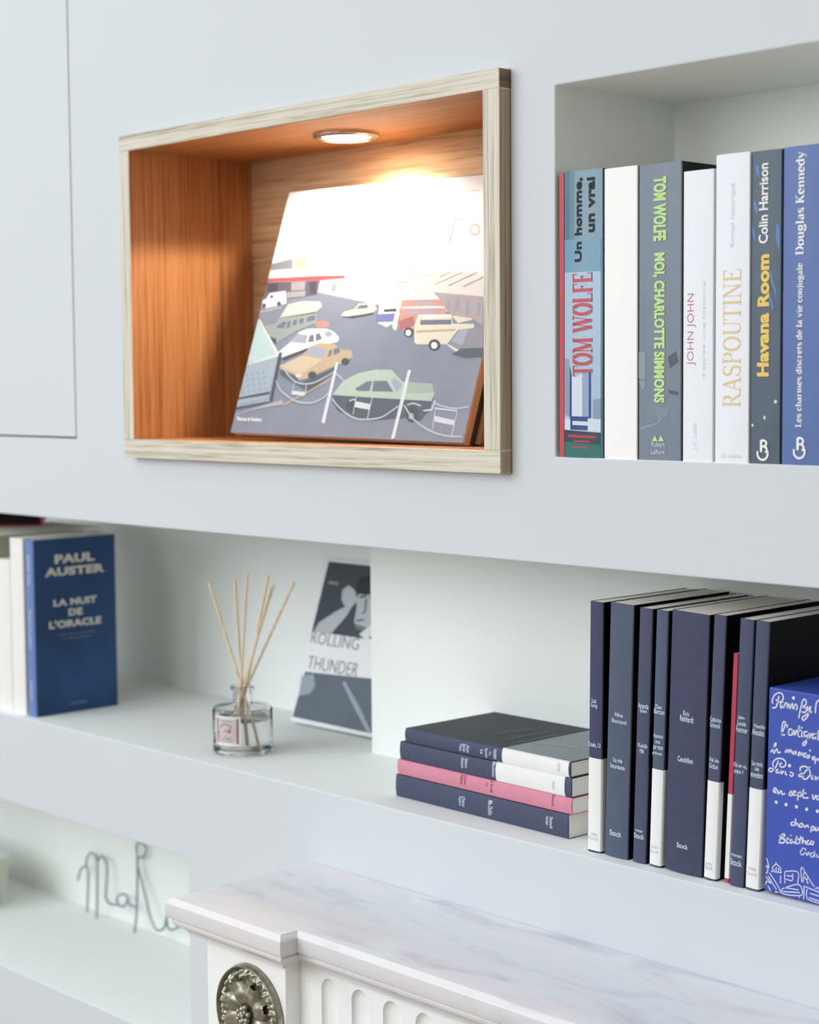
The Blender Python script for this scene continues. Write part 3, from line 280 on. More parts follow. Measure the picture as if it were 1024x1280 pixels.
def paper(name, rgb, axis, dens=1500.0):
    """Stacked page edges: fine lines across the given axis."""
    if name in MATS: return MATS[name]
    m = bpy.data.materials.new(name); m.use_nodes = True; nt = m.node_tree; N = nt.nodes.new; L = nt.links.new; b = nt.nodes['Principled BSDF']
    tc = N('ShaderNodeTexCoord'); mp = N('ShaderNodeMapping'); s = [8.0, 8.0, 8.0]; s['xyz'.index(axis)] = dens
    mp.inputs['Scale'].default_value = s; L(tc.outputs['Object'], mp.inputs['Vector'])
    nz = N('ShaderNodeTexNoise'); nz.inputs['Scale'].default_value = 1.0; nz.inputs['Detail'].default_value = 2; L(mp.outputs['Vector'], nz.inputs['Vector'])
    rp = N('ShaderNodeValToRGB'); c = lin(rgb); rp.color_ramp.elements[0].position = 0.3; rp.color_ramp.elements[1].position = 0.7
    rp.color_ramp.elements[0].color = tuple(x * 0.90 for x in c[:3]) + (1,); rp.color_ramp.elements[1].color = c
    L(nz.outputs['Fac'], rp.inputs['Fac']); L(rp.outputs['Color'], b.inputs['Base Color'])
    b.inputs['Roughness'].default_value = 0.85; b.inputs['Specular IOR Level'].default_value = 0.15
    MATS[name] = m
    return m

def emit(name, rgb, strength):
    m = bpy.data.materials.new(name); m.use_nodes = True; b = m.node_tree.nodes['Principled BSDF']
    b.inputs['Base Color'].default_value = lin(rgb); b.inputs['Emission Color'].default_value = lin(rgb); b.inputs['Emission Strength'].default_value = strength
    return m

def glass(name, tint=(1, 1, 1), ior=1.45, rough=0.0):
    m = bpy.data.materials.new(name); m.use_nodes = True; b = m.node_tree.nodes['Principled BSDF']
    b.inputs['Base Color'].default_value = tint + (1,); b.inputs['Transmission Weight'].default_value = 1.0
    b.inputs['IOR'].default_value = ior; b.inputs['Roughness'].default_value = rough
    return m

# ------------------------------------------------------------------ mesh helpers
def link(name, me, m, parent=None, loc=None):
    o = bpy.data.objects.new(name, me); COL.objects.link(o)
    for k in (m if isinstance(m, (list, tuple)) else [m]):
        if k is not None: me.materials.append(k)
    if parent is not None: o.parent = parent
    if loc is not None: o.location = loc
    return o

def from_bm(name, bm, m, parent=None, smooth=None):
    me = bpy.data.meshes.new(name); bm.to_mesh(me); bm.free()
    if smooth is not None:
        me.shade_smooth() if smooth is True else me.set_sharp_from_angle(angle=math.radians(smooth))
        if smooth is not True:
            for p in me.polygons: p.use_smooth = True
    return link(name, me, m, parent)

def add_box(bm, x0, x1, y0, y1, z0, z1, mi=0, bevel=0.0):
    vs = [bm.verts.new(p) for p in ((x0, y0, z0), (x1, y0, z0), (x1, y1, z0), (x0, y1, z0), (x0, y0, z1), (x1, y0, z1), (x1, y1, z1), (x0, y1, z1))]
    fs = [bm.faces.new([vs[i] for i in q]) for q in ((0, 3, 2, 1), (4, 5, 6, 7), (0, 1, 5, 4), (1, 2, 6, 5), (2, 3, 7, 6), (3, 0, 4, 7))]
    for f in fs: f.material_index = mi
    if bevel:
        es = list({e for f in fs for e in f.edges})
        bmesh.ops.bevel(bm, geom=es, offset=bevel, segments=2, affect='EDGES', profile=0.5)
    return fs

def prism(bm, pts, z0, z1, side_mi=None):
    """Closed outline in x, y pulled along z; side_mi gives one material slot per outline edge."""
    a = [bm.verts.new((x, y, z0)) for x, y in pts]; b = [bm.verts.new((x, y, z1)) for x, y in pts]
    n = len(pts)
    for i in range(n):
        f = bm.faces.new((a[i], a[(i + 1) % n], b[(i + 1) % n], b[i])); f.material_index = side_mi[i] if side_mi else 0
    bm.faces.new(list(reversed(a))); bm.faces.new(b)
    bmesh.ops.recalc_face_normals(bm, faces=bm.faces[:])

def lathe(bm, prof, n=48, c=(0, 0, 0)):
    rings = []
    for r, z in prof:
        if r < 1e-6: rings.append([bm.verts.new((c[0], c[1], c[2] + z))])
        else: rings.append([bm.verts.new((c[0] + r * math.cos(2 * math.pi * i / n), c[1] + r * math.sin(2 * math.pi * i / n), c[2] + z)) for i in range(n)])
    for a, b in zip(rings, rings[1:]):
        for i in range(n):
            j = (i + 1) % n
            if len(a) == 1 and len(b) == 1: continue
            if len(a) == 1: bm.faces.new((a[0], b[j], b[i]))
            elif len(b) == 1: bm.faces.new((a[i], a[j], b[0]))
            else: bm.faces.new((a[i], a[j], b[j], b[i]))

def tube(bm, pts, r, n=10, taper=None):
    """Round bar through a list of points."""
    pts = [Vector(p) for p in pts]; rings = []; up = None
    for i, p in enumerate(pts):
        t = (pts[min(i + 1, len(pts) - 1)] - pts[max(i - 1, 0)]).normalized()
        if up is None: up = t.orthogonal().normalized()
        up = (up - t * up.dot(t)).normalized(); s = t.cross(up)
        rr = r if taper is None else r * taper[i]
        rings.append([bm.verts.new(p + rr * (math.cos(2 * math.pi * k / n) * up + math.sin(2 * math.pi * k / n) * s)) for k in range(n)])
    for a, b in zip(rings, rings[1:]):
        for k in range(n): bm.faces.new((a[k], a[(k + 1) % n], b[(k + 1) % n], b[k]))
    bm.faces.new(list(reversed(rings[0]))); bm.faces.new(rings[-1])

def smooth_line(pts, k=6, closed=False):
    """Catmull-Rom through the points."""
    P = [Vector(p) for p in pts]; out = []
    if len(P) < 3: return P
    for i in range(len(P) - 1):
        p0, p1, p2, p3 = P[max(i - 1, 0)], P[i], P[i + 1], P[min(i + 2, len(P) - 1)]
        for j in range(k):
            t = j / k
            out.append(0.5 * ((2 * p1) + (p2 - p0) * t + (2 * p0 - 5 * p1 + 4 * p2 - p3) * t * t + (3 * p1 - p0 - 3 * p2 + p3) * t ** 3))
    out.append(P[-1])
    return out

def ribbon(bm, pts, w, put, d=0.0, mi=0):
    """Flat stroke of width w through 2-D points; put(u, v, d) places it on a face."""
    pts = [Vector((p[0], p[1])) for p in pts]; a, b = [], []
    for i, p in enumerate(pts):
        t = pts[min(i + 1, len(pts) - 1)] - pts[max(i - 1, 0)]
        t = t.normalized() if t.length > 1e-9 else Vector((1, 0)); n = Vector((-t.y, t.x)) * (w / 2)
        a.append(bm.verts.new(put(p.x + n.x, p.y + n.y, d))); b.append(bm.verts.new(put(p.x - n.x, p.y - n.y, d)))
    for i in range(len(pts) - 1):
        f = bm.faces.new((a[i], b[i], b[i + 1], a[i + 1])); f.material_index = mi

def flat(bm, pts, put, d=0.0, mi=0):
    """Flat filled outline."""
    vs = [bm.verts.new(put(u, v, d)) for u, v in pts]
    f = bm.faces.new(vs); f.material_index = mi
    f.normal_update(); bmesh.ops.triangulate(bm, faces=[f], ngon_method='EAR_CLIP')

FLAT = lambda u, v, d: (u, d, v)
def wrap(bm, put):
    """Lay a flat print (u, d, v) onto a curved face, cutting it where the face bends."""
    axis, cuts = getattr(put, 'cuts', (0, []))
    for c in cuts:
        co = (c, 0, 0) if axis == 0 else (0, 0, c); no = (1, 0, 0) if axis == 0 else (0, 0, 1)
        bmesh.ops.bisect_plane(bm, geom=bm.verts[:] + bm.edges[:] + bm.faces[:], dist=1e-7, plane_co=co, plane_no=no)
    for v in bm.verts: v.co = put(v.co.x, v.co.z, v.co.y)

def thing(name, label, cat, loc=(0, 0, 0), rot=(0, 0, 0), group=None):
    o = bpy.data.objects.new(name, None); COL.objects.link(o); o.empty_display_size = 0.02
    o.location = loc; o.rotation_euler = rot
    return tag(o, label, cat, group)

def tag(o, label, cat, group=None):
    o['label'] = label; o['category'] = cat
    if group: o['group'] = group
    return o

def struct(o):
    o['kind'] = 'structure'
    return o

# ------------------------------------------------------------------ lettering
TEXT_CACHE = {}
def text_mesh(s, bold):
    key = (s, bold)
    if key not in TEXT_CACHE:
        cu = bpy.data.curves.new('lettering', 'FONT'); cu.body = s; cu.offset = bold; cu.resolution_u = 3
        if bold > 0.02: cu.space_character = 1.0 + bold
        o = bpy.data.objects.new('lettering', cu); COL.objects.link(o)
        dg = bpy.context.evaluated_depsgraph_get(); dg.update()
        me = bpy.data.meshes.new_from_object(o.evaluated_get(dg))
        V = [(v.co.x, v.co.y) for v in me.vertices]; F = [tuple(p.vertices) for p in me.polygons]
        bpy.data.objects.remove(o); bpy.data.curves.remove(cu); bpy.data.meshes.remove(me)
        xs = [v[0] for v in V]; ys = [v[1] for v in V]
        x0, x1, y0, y1 = min(xs), max(xs), min(ys), max(ys)
        TEXT_CACHE[key] = ([((x - x0) / (x1 - x0) - 0.5, (y - y0) / (y1 - y0) - 0.5) for x, y in V], F)
    return TEXT_CACHE[key]

# serif capitals and lower case as broad-pen strokes: (thick?, points) in a 0..w x 0..1 box; x-height 0.66
def arc(cx, cy, rx, ry, a0, a1, n=14):
    return [(cx + rx * math.cos(math.radians(a0 + (a1 - a0) * i / n)), cy + ry * math.sin(math.radians(a0 + (a1 - a0) * i / n))) for i in range(n + 1)]
K, H, X = 1, 0, 0.66
def sf(x, y, r=0.13): return (H, [(x - r, y), (x + r, y)])
GLY = {
 'T': (.72, [(K, [(.36, 0), (.36, 1)]), (H, [(.02, .97), (.70, .97)]), (H, [(.03, .78), (.03, .97)]), (H, [(.69, .78), (.69, .97)]), sf(.36, .02)]),
 'O': (.80, [(K, arc(.40, .5, .31, .48, 110, 250)), (K, arc(.40, .5, .31, .48, -70, 70)), (H, arc(.40, .5, .31, .48, 60, 120)), (H, arc(.40, .5, .31, .48, 240, 300))]),
 'M': (1.0, [(H, [(.15, 0), (.15, 1)]), (K, [(.19, .98), (.50, .05)]), (H, [(.50, .05), (.82, .98)]), (K, [(.83, 0), (.83, 1)]), sf(.15, .02), sf(.83, .02), sf(.12, .98, .1), sf(.87, .98, .1)]),
 'W': (1.1, [(K, [(.12, .98), (.34, .02)]), (H, [(.34, .02), (.55, .98)]), (K, [(.55, .98), (.78, .02)]), (H, [(.78, .02), (1.0, .98)]), sf(.12, .98), sf(.55, .98), sf(.98, .98)]),
 'L': (.66, [(K, [(.18, 0), (.18, 1)]), (H, [(.05, .02), (.62, .02)]), (H, [(.61, .02), (.61, .25)]), sf(.18, .98)]),
 'F': (.64, [(K, [(.18, 0), (.18, 1)]), (H, [(.05, .98), (.60, .98)]), (H, [(.59, .98), (.59, .76)]), (H, [(.18, .52), (.45, .52)]), (H, [(.45, .42), (.45, .62)]), sf(.18, .02)]),
 'E': (.68, [(K, [(.18, 0), (.18, 1)]), (H, [(.05, .98), (.60, .98)]), (H, [(.59, .98), (.59, .78)]), (H, [(.18, .52), (.45, .52)]), (H, [(.45, .42), (.45, .62)]), (H, [(.05, .02), (.63, .02)]), (H, [(.62, .02), (.62, .24)])]),
 'R': (.78, [(K, [(.18, 0), (.18, 1)]), (H, [(.05, .98), (.36, .98)]), (K, arc(.36, .75, .21, .23, 65, -65)), (H, [(.18, .50), (.38, .52)]), (K, [(.38, .5), (.66, .02)]), sf(.18, .02), sf(.68, .02, .09)]),
 'A': (.80, [(H, [(.12, .02), (.40, 1)]), (K, [(.40, 1), (.66, .02)]), (H, [(.22, .34), (.56, .34)]), sf(.12, .02), sf(.67, .02)]),
 'S': (.62, [(H, arc(.31, .74, .20, .24, 20, 100)), (K, arc(.31, .74, .20, .24, 100, 230) + arc(.31, .26, .22, .25, 60, -60)), (H, arc(.31, .26, .22, .25, -60, -160)), (H, [(.51, .76), (.51, .96)]), (H, [(.09, .06), (.09, .26)])]),
 'P': (.66, [(K, [(.18, 0), (.18, 1)]), (H, [(.05, .98), (.36, .98)]), (K, arc(.36, .73, .21, .25, 65, -65)), (H, [(.18, .48), (.38, .48)]), sf(.18, .02)]),
 'U': (.80, [(K, [(.18, .98), (.18, .3)] + arc(.41, .28, .23, .26, 180, 240)), (H, arc(.41, .28, .23, .26, 240, 360) + [(.64, .98)]), sf(.18, .98), sf(.64, .98)]),
 'I': (.36, [(K, [(.18, 0), (.18, 1)]), sf(.18, .02), sf(.18, .98)]),
 'N': (.84, [(H, [(.15, 0), (.15, 1)]), (K, [(.17, .98), (.67, .04)]), (H, [(.67, .02), (.67, 1)]), sf(.15, .02), sf(.14, .98, .1), sf(.67, .98)]),
 'D': (.80, [(K, [(.18, 0), (.18, 1)]), (H, [(.05, .98), (.36, .98)]), (K, arc(.36, .5, .32, .48, 65, -65)), (H, [(.05, .02), (.38, .02)])]),
 'K': (.80, [(K, [(.18, 0), (.18, 1)]), (H, [(.62, .98), (.20, .45)]), (K, [(.32, .58), (.64, .02)]), sf(.18, .02), sf(.18, .98), sf(.66, .02), sf(.62, .98)]),
 'o': (.62, [(K, arc(.31, .33, .22, .32, 110, 250)), (K, arc(.31, .33, .22, .32, -70, 70)), (H, arc(.31, .33, .22, .32, 60, 120)), (H, arc(.31, .33, .22, .32, 240, 300))]),
 'u': (.66, [(K, [(.15, .64), (.15, .22)] + arc(.32, .2, .17, .19, 180, 260)), (H, arc(.32, .2, .17, .19, 260, 340)), (K, [(.50, 0), (.50, .64)]), sf(.10, .64, .08), sf(.46, .64, .08), sf(.55, .02, .07)]),
 'g': (.62, [(K, arc(.29, .42, .18, .23, 90, 270)), (K, arc(.29, .42, .18, .23, -90, 90)), (H, [(.40, .60), (.56, .66)]), (K, arc(.29, -.08, .23, .17, 150, 390)), (H, [(.16, .2), (.18, .08), (.46, .02)])]),
 'l': (.34, [(K, [(.17, 0), (.17, 1)]), sf(.17, .02, .12), sf(.12, .99, .07)]),
 'a': (.60, [(K, [(.42, .02), (.42, .48)] + arc(.29, .48, .13, .17, 0, 60)), (H, arc(.28, .48, .15, .17, 60, 160)), (K, arc(.25, .18, .15, .17, 100, 280)), (H, [(.25, .35), (.42, .42)]), (H, [(.25, .02), (.42, .14)]), sf(.47, .02, .08)]),
 's': (.50, [(H, arc(.25, .48, .14, .17, 20, 100)), (K, arc(.25, .48, .14, .17, 100, 230) + arc(.25, .18, .15, .17, 60, -60)), (H, arc(.25, .18, .15, .17, -60, -160)), (H, [(.40, .5), (.40, .64)]), (H, [(.09, .04), (.09, .18)])]),
 'e': (.58, [(K, arc(.30, .33, .21, .32, 80, 280)), (H, arc(.30, .33, .21, .32, 280, 330)), (K, arc(.30, .33, .21, .32, 5, 80)), (H, [(.10, .35), (.51, .35)])]),
 'n': (.66, [(K, [(.16, 0), (.16, .64)]), (H, arc(.33, .44, .17, .20, 160, 60)), (K, arc(.33, .44, .17, .20, 60, 0) + [(.50, 0)]), sf(.16, .02, .11), sf(.50, .02, .11), sf(.11, .64, .07)]),
 'd': (.64, [(K, arc(.27, .33, .19, .32, 70, 290)), (H, [(.30, .64), (.46, .56)]), (H, [(.30, .02), (.46, .1)]), (K, [(.47, 0), (.47, 1)]), sf(.42, .99, .07), sf(.53, .02, .07)]),
 'y': (.60, [(K, [(.10, .64), (.31, .04)]), (H, [(.50, .64), (.26, -.16)]), (H, arc(.17, -.16, .1, .09, 0, -180, 8)), sf(.10, .64, .1), sf(.50, .64, .09)]),
 'c': (.54, [(K, arc(.29, .33, .20, .32, 90, 270)), (H, arc(.29, .33, .20, .32, 270, 330)), (H, arc(.29, .33, .20, .32, 30, 90)), (K, [(.45, .46), (.44, .54)])]),
 'h': (.66, [(K, [(.16, 0), (.16, 1)]), (H, arc(.33, .44, .17, .20, 160, 60)), (K, arc(.33, .44, .17, .20, 60, 0) + [(.50, 0)]), sf(.16, .02, .11), sf(.50, .02, .11), sf(.11, .99, .07)]),
 'r': (.50, [(K, [(.16, 0), (.16, .64)]), (H, arc(.32, .44, .16, .20, 160, 70)), (K, [(.38, .58), (.42, .54)]), sf(.16, .02, .12), sf(.11, .64, .07)]),
 'm': (.98, [(K, [(.16, 0), (.16, .64)]), (H, arc(.32, .44, .16, .20, 160, 60)), (K, arc(.32, .44, .16, .20, 60, 0) + [(.48, 0)]), (H, arc(.65, .44, .16, .20, 160, 60)), (K, arc(.65, .44, .16, .20, 60, 0) + [(.81, 0)]), sf(.16, .02, .1), sf(.48, .02, .1), sf(.81, .02, .1), sf(.11, .64, .07)]),
 'i': (.34, [(K, [(.17, 0), (.17, .64)]), sf(.17, .02, .11), sf(.12, .64, .07), (K, [(.17, .82), (.17, .94)])]),
 't': (.42, [(K, [(.19, .84), (.19, .14)]), (H, arc(.28, .13, .10, .11, 180, 300)), (H, [(.05, .64), (.36, .64)])]),
 'v': (.60, [(K, [(.10, .64), (.30, .02)]), (H, [(.50, .64), (.30, .02)]), sf(.10, .64, .1), sf(.50, .64, .09)]),
 'j': (.34, [(K, [(.19, .64), (.19, -.1)]), (H, arc(.10, -.12, .1, .09, 0, -150, 8)), sf(.13, .64, .08), (K, [(.19, .82), (.19, .94)])]),
 ' ': (.34, []),
}
def serif_mesh(s, thick, thin):
    key = (s, thick, thin)
    if key not in TEXT_CACHE:
        bm = bmesh.new(); x = 0.0
        for ch in s:
            w, strokes = GLY[ch]
            for kind, pts in strokes: ribbon(bm, [(px + x, py) for px, py in pts], thick if kind else thin, lambda u, v, d: (u, v, 0))
            x += w
        V = [(v.co.x, v.co.y) for v in bm.verts]; bm.verts.index_update(); F = [tuple(v.index for v in f.verts) for f in bm.faces]; bm.free()
        xs = [v[0] for v in V]; ys = [v[1] for v in V]
        x0, x1, y0, y1 = min(xs), max(xs), min(ys), max(ys)
        TEXT_CACHE[key] = ([((a - x0) / (x1 - x0) - 0.5, (b - y0) / (y1 - y0) - 0.5) for a, b in V], F)
    return TEXT_CACHE[key]

def letter(bm, entry, put, bold=0.02, serif=None, d=0.0, mi=0, italic=0.0):
    """entry = [text, centre u, centre v, width, height, direction] on a face."""
    s, cu, cv, w, h, way = entry
    V, F = serif_mesh(s, *serif) if serif else text_mesh(s, bold)
    def at(x, y):
        x = x + italic * y
        if way == 'h': return (cu + x * w, cv + y * h)
        if way == 'up': return (cu - y * w, cv + x * h)
        return (cu + y * w, cv - x * h)
    vs = [bm.verts.new(put(*at(x, y), d)) for x, y in V]
    for f in F:
        try: q = bm.faces.new([vs[i] for i in f]); q.material_index = mi
        except ValueError: pass

# ------------------------------------------------------------------ books
def book(name, label, cat, loc, size, spine, cover, pages, rot=(0, 0, 0), group=None, bow=0.0, hard=False, text=(), band=None, base=None):
    """A closed book standing on its tail: spine on the -y side, x = thickness, y = depth, z = height."""
    w, d, h = size
    t = thing(name, label, cat, loc, rot, group)
    c = 0.0022 if hard else 0.0007; ov = 0.003 if hard else 0.0
    bw = lambda u: bow * (1 - (2 * min(max(u / w, 0), 1) - 1) ** 2)
    outer = [(0, d)] + [(0, 0.001)] + [(w * k / 10, -bw(w * k / 10)) for k in range(0, 11) if 0 < k < 10] + [(w, 0.001)] + [(w, d)]
    outer = [(0, d), (0, 0.0012), (0.0004, 0.0003)] + [(0.0004 + (w - 0.0008) * k / 8, -bw(w * k / 8)) for k in range(0, 9)] + [(w - 0.0004, 0.0003), (w, 0.0012), (w, d)]
    outer = [(0, d), (0, 0.0012)] + [(0.0005 + (w - 0.001) * k / 8, -bw(w * k / 8)) for k in range(0, 9)] + [(w, 0.0012), (w, d)]
    inner = [(w - c, d), (w - c, c), (c, c), (c, d)]
    pts = outer + inner; n = len(outer)
    mi = [1] + [0] * (n - 3) + [1, 1] + [1] * 4
    mi = (mi + [1] * 20)[:len(pts)]
    bm = bmesh.new(); prism(bm, pts, 0, h, mi)
    from_bm('cover', bm, [spine, cover], t)
    bm = bmesh.new(); add_box(bm, c, w - c, c, d - ov - (0 if hard else 0.0006), ov if hard else 0.0004, h - (ov if hard else 0.0004))
    from_bm('page_block', bm, pages, t)
    put = lambda u, v, dd: (u, -bw(u) - 0.00015 - dd, v)
    if band:                                               # paper belly band wrapped round spine and boards
        z0, z1, bmat = band[:3]; e = 0.00035; bd = (band[3] if len(band) > 3 else None) or d
        po = [(x - e, y) if x == 0 else (x + e, y) if x == w else (x, y - e) for x, y in [(x, min(y, bd)) for x, y in outer]]
        pin = list(reversed([(x - e * 0.2, y) if x == 0 else (x + e * 0.2, y) if x == w else (x, y - e * 0.2) for x, y in [(x, min(y, bd)) for x, y in outer]]))
        bm = bmesh.new(); prism(bm, po + pin, z0, z1); b = from_bm('paper_band', bm, bmat, t); b['label'] = 'white paper belly band'
    put2 = lambda u, v, dd: (u, -bw(u) - (0.0006 if band else 0.00015) - dd, v)
    put2.cuts = (0, [0.0005 + (w - 0.001) * k / 8 for k in range(9)]) if bow > 0.0003 else (0, [])
    for nm, m, entries, kw in text:
        bm = bmesh.new()
        for e in entries: letter(bm, e, FLAT, **kw)
        wrap(bm, put2)
        from_bm(nm, bm, m, t)
    return t, put2

def art(name, groups, put, mats, parent, d0=0.0, step=0.000012):
    """Printed picture: flat colour shapes laid over each other on a face."""
    bm = bmesh.new(); names = list(dict.fromkeys(g[0] for g in groups))
    lv = []                                                # a shape lies one print layer above the shapes it overlaps
    for cn, *pts in groups:
        us = [p[0] for p in pts]; vs = [p[1] for p in pts]; bx = (min(us), max(us), min(vs), max(vs))
        k = 1 + max([l for l, q in lv if q[0] < bx[1] and bx[0] < q[1] and q[2] < bx[3] and bx[2] < q[3]] + [0])
        lv.append((k, bx)); flat(bm, pts, FLAT, d0 + step * k, names.index(cn))
    wrap(bm, put)
    return from_bm(name, bm, [mats[c] for c in names], parent)

T = DATA['T']

# ================================================================== setting
WALL = mat('wall_paint', (214, 219, 223), rough=0.7, spec=0.25, vary=0.012, scale=3.0)
NICHE_BRIGHT = mat('wall_paint_brightened', (242, 246, 244), rough=0.75, spec=0.2, vary=0.008, scale=3.0)  # wall paint made paler: brighter light inside the niches put into colour
def build_wall():
    def solid(boxes):
        bm = bmesh.new()
        for b in boxes: add_box(bm, *b)
        me = bpy.data.meshes.new('wall_back'); bm.to_mesh(me); bm.free()
        o = bpy.data.objects.new('wall_back', me); COL.objects.link(o); return o
    body = solid([(-2.4, 2.0, 0, 0.36, 0, 2.7)])
    cut = [solid([(0.1245, 1.5, -0.1, 0.165, 1.583, 1.9012)]),                       # upper right niche
           solid([(-1.6, 1.5, -0.1, 0.163, 1.2365, 1.4893)]),                        # long shelf
           solid([(-1.6, -0.2956, 0.05, 0.266, 1.2365, 1.4893)]),                    # its deeper left part
           solid([(-1.6, -0.4205, -0.1, 0.22, 0.9078, 1.1245)]),                     # low niche
           solid([(-0.5076, 0.0726, -0.1, 0.18, 1.5664, 1.9220)]),                   # housing of the oak box
           solid([(-1.4, -0.6255, -0.1, 0.03, 1.5852, 2.55)])]                       # cupboard recess
    for c in cut:
        md = body.modifiers.new('cut', 'BOOLEAN'); md.operation = 'DIFFERENCE'; md.solver = 'EXACT'; md.object = c
    dg = bpy.context.evaluated_depsgraph_get(); dg.update()
    me = bpy.data.meshes.new_from_object(body.evaluated_get(dg))
    for o in cut + [body]: bpy.data.objects.remove(o)
    me.name = 'wall_back'
    o = bpy.data.objects.new('wall_back', me); COL.objects.link(o); me.materials.clear(); me.materials.append(WALL); me.materials.append(NICHE_BRIGHT)
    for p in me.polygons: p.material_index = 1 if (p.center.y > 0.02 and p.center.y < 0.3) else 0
    bv = o.modifiers.new('soft_edges', 'BEVEL'); bv.width = 0.0012; bv.segments = 2; bv.limit_method = 'ANGLE'; bv.angle_limit = math.radians(40)
    struct(o)
build_wall()
bm = bmesh.new(); add_box(bm, -4.0, 4.0, -4.6, 0.0, -0.05, 0.0)
struct(from_bm('floor', bm, wood('floor_boards', 'x', (140, 126, 108), (160, 146, 126), (176, 164, 146), fine=0.25)))
bm = bmesh.new(); add_box(bm, -1.398, -0.6275, 0.0, 0.02, 1.5872, 2.548, bevel=0.0006)
tag(from_bm('cupboard_door', bm, mat('door_paint', (214, 219, 223), rough=0.62, vary=0.012, scale=3.0)), 'plain white flush cupboard door set in the wall left of the oak box', 'cupboard door')
bpy.data.objects['cupboard_door']['kind'] = 'thing'

# ================================================================== oak display box
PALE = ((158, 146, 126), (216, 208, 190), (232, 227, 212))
SIDE_SHADE = ((120, 100, 78), (168, 148, 122), (190, 172, 148))  # same oak, darkened in colour as the side turned from the window
LAMPLIT = ((150, 92, 50), (188, 126, 76), (204, 146, 96))  # same oak as the front, the lamp's orange glow put into its colour
def oak_box():
    t = thing('oak_display_box', 'pale oak box frame set into the wall with a warm lit wooden interior', 'display box', (0, 0, 0))
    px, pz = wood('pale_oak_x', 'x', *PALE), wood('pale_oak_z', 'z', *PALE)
    wx, wz, wy = wood('lamplit_oak_x', 'x', *LAMPLIT), wood('lamplit_oak_z', 'z', *LAMPLIT), None
    back = wood('oak_back', 'x', (150, 112, 78), (206, 168, 128), (224, 192, 154), fine=0.42)
    shaded = wood('shaded_oak_z', 'z', *SIDE_SHADE); endg = wood('end_grain_oak', 'y', (84, 64, 50), (124, 100, 82), (142, 118, 98), fine=1.2)
    def board(nm, b, front, inner, inner_face, side=shaded):
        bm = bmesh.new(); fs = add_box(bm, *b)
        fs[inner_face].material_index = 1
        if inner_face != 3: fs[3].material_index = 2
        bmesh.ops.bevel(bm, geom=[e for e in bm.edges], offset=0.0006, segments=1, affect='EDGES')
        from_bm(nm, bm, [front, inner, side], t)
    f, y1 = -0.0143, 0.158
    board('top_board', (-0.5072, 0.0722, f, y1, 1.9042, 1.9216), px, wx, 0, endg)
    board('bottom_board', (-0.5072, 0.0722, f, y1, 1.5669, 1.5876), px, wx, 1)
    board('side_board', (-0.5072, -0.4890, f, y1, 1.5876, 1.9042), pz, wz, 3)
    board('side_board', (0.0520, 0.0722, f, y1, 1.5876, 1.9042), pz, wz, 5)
    bm = bmesh.new(); add_box(bm, -0.5072, 0.0722, y1 - 0.0, y1 + 0.012, 1.5669, 1.9216)
    from_bm('back_panel', bm, back, t)
oak_box()

def spotlight():
    x, y, z = -0.2317, 0.0776, 1.9042
    t = thing('recessed_spotlight', 'round chrome rimmed spotlight glowing in the ceiling of the oak box', 'spotlight', (x, y, z))
    bm = bmesh.new(); lathe(bm, [(0.0345, 0), (0.0345, -0.0035), (0.033, -0.0055), (0.029, -0.006), (0.0255, -0.0035), (0.0255, 0)], 64)
    from_bm('trim_ring', bm, mat('brushed_chrome', (205, 196, 186), rough=0.22, metal=1.0, vary=0.03), t, smooth=35)
    bm = bmesh.new(); lathe(bm, [(0, -0.0032), (0.012, -0.0034), (0.0256, -0.0024), (0.0256, -0.0004), (0, -0.0004)], 48)
    from_bm('lens', bm, emit('lamp_lens', (255, 236, 212), 55.0), t, smooth=35)
    d = bpy.data.lights.new('spot_beam', 'SPOT'); d.energy = 4.6; d.color = (1.0, 0.86, 0.70); d.spot_size = math.radians(146); d.spot_blend = 0.12; d.shadow_soft_size = 0.016
    o = bpy.data.objects.new('spot_beam', d); COL.objects.link(o); o.parent = t; o.location = (0, 0, -0.012)
spotlight()

# ================================================================== big picture book in the oak box
WHITE_P = mat('white_page_edge', (236, 232, 224), rough=0.8, vary=0.03)
PG_X = paper('page_edges_cream', (250, 246, 236), 'x')
PG_W = paper('page_edges_white', (240, 238, 232), 'x')
PG_Z = paper('page_edges_flat', (250, 248, 238), 'z')
AC = dict(sky=(236, 234, 230), haze=(216, 210, 206), farline=(196, 184, 178), farred=(206, 158, 152), white=(226, 226, 222), red=(186, 62, 68), store=(84, 76, 88), storelite=(150, 142, 150), storedark=(58, 46, 60),
          bluegrey=(132, 142, 158), hill=(120, 122, 134), sign=(190, 164, 130), signmark=(192, 186, 168), dark=(52, 54, 62), roadline=(176, 168, 172), vangreen=(138, 150, 146), cream=(214, 208, 188), glass=(92, 98, 116), luggage=(178, 128, 112),
          paleblue=(150, 156, 176), tan=(182, 160, 124), tanlite=(200, 182, 150), shade=(66, 72, 84), chrome=(206, 210, 216), yellow=(186, 156, 110), vanblue=(98, 108, 168), orange=(196, 136, 122), redbrown=(156, 92, 94), greycar=(128, 130, 138), cafe=(160, 148, 150),
          roofline=(130, 124, 128), mint=(168, 190, 172), mintdark=(150, 170, 156), post=(214, 218, 226), board=(206, 212, 220), chain=(176, 186, 194), mintpale=(176, 204, 204), screen=(150, 166, 182), kerb=(170, 166, 168))
def printed(prefix, table, rough=0.35):
    glare = (188, 190, 194); f = 0.16 if prefix == 'print_' else 0.0  # greys the car park print, imitating lamp glare over the cover
    return {k: mat(prefix + k, tuple(p * (1 - f) + q * f for p, q in zip(v, glare)), rough=rough, spec=0.3, vary=0.03, scale=150) for k, v in table.items()}

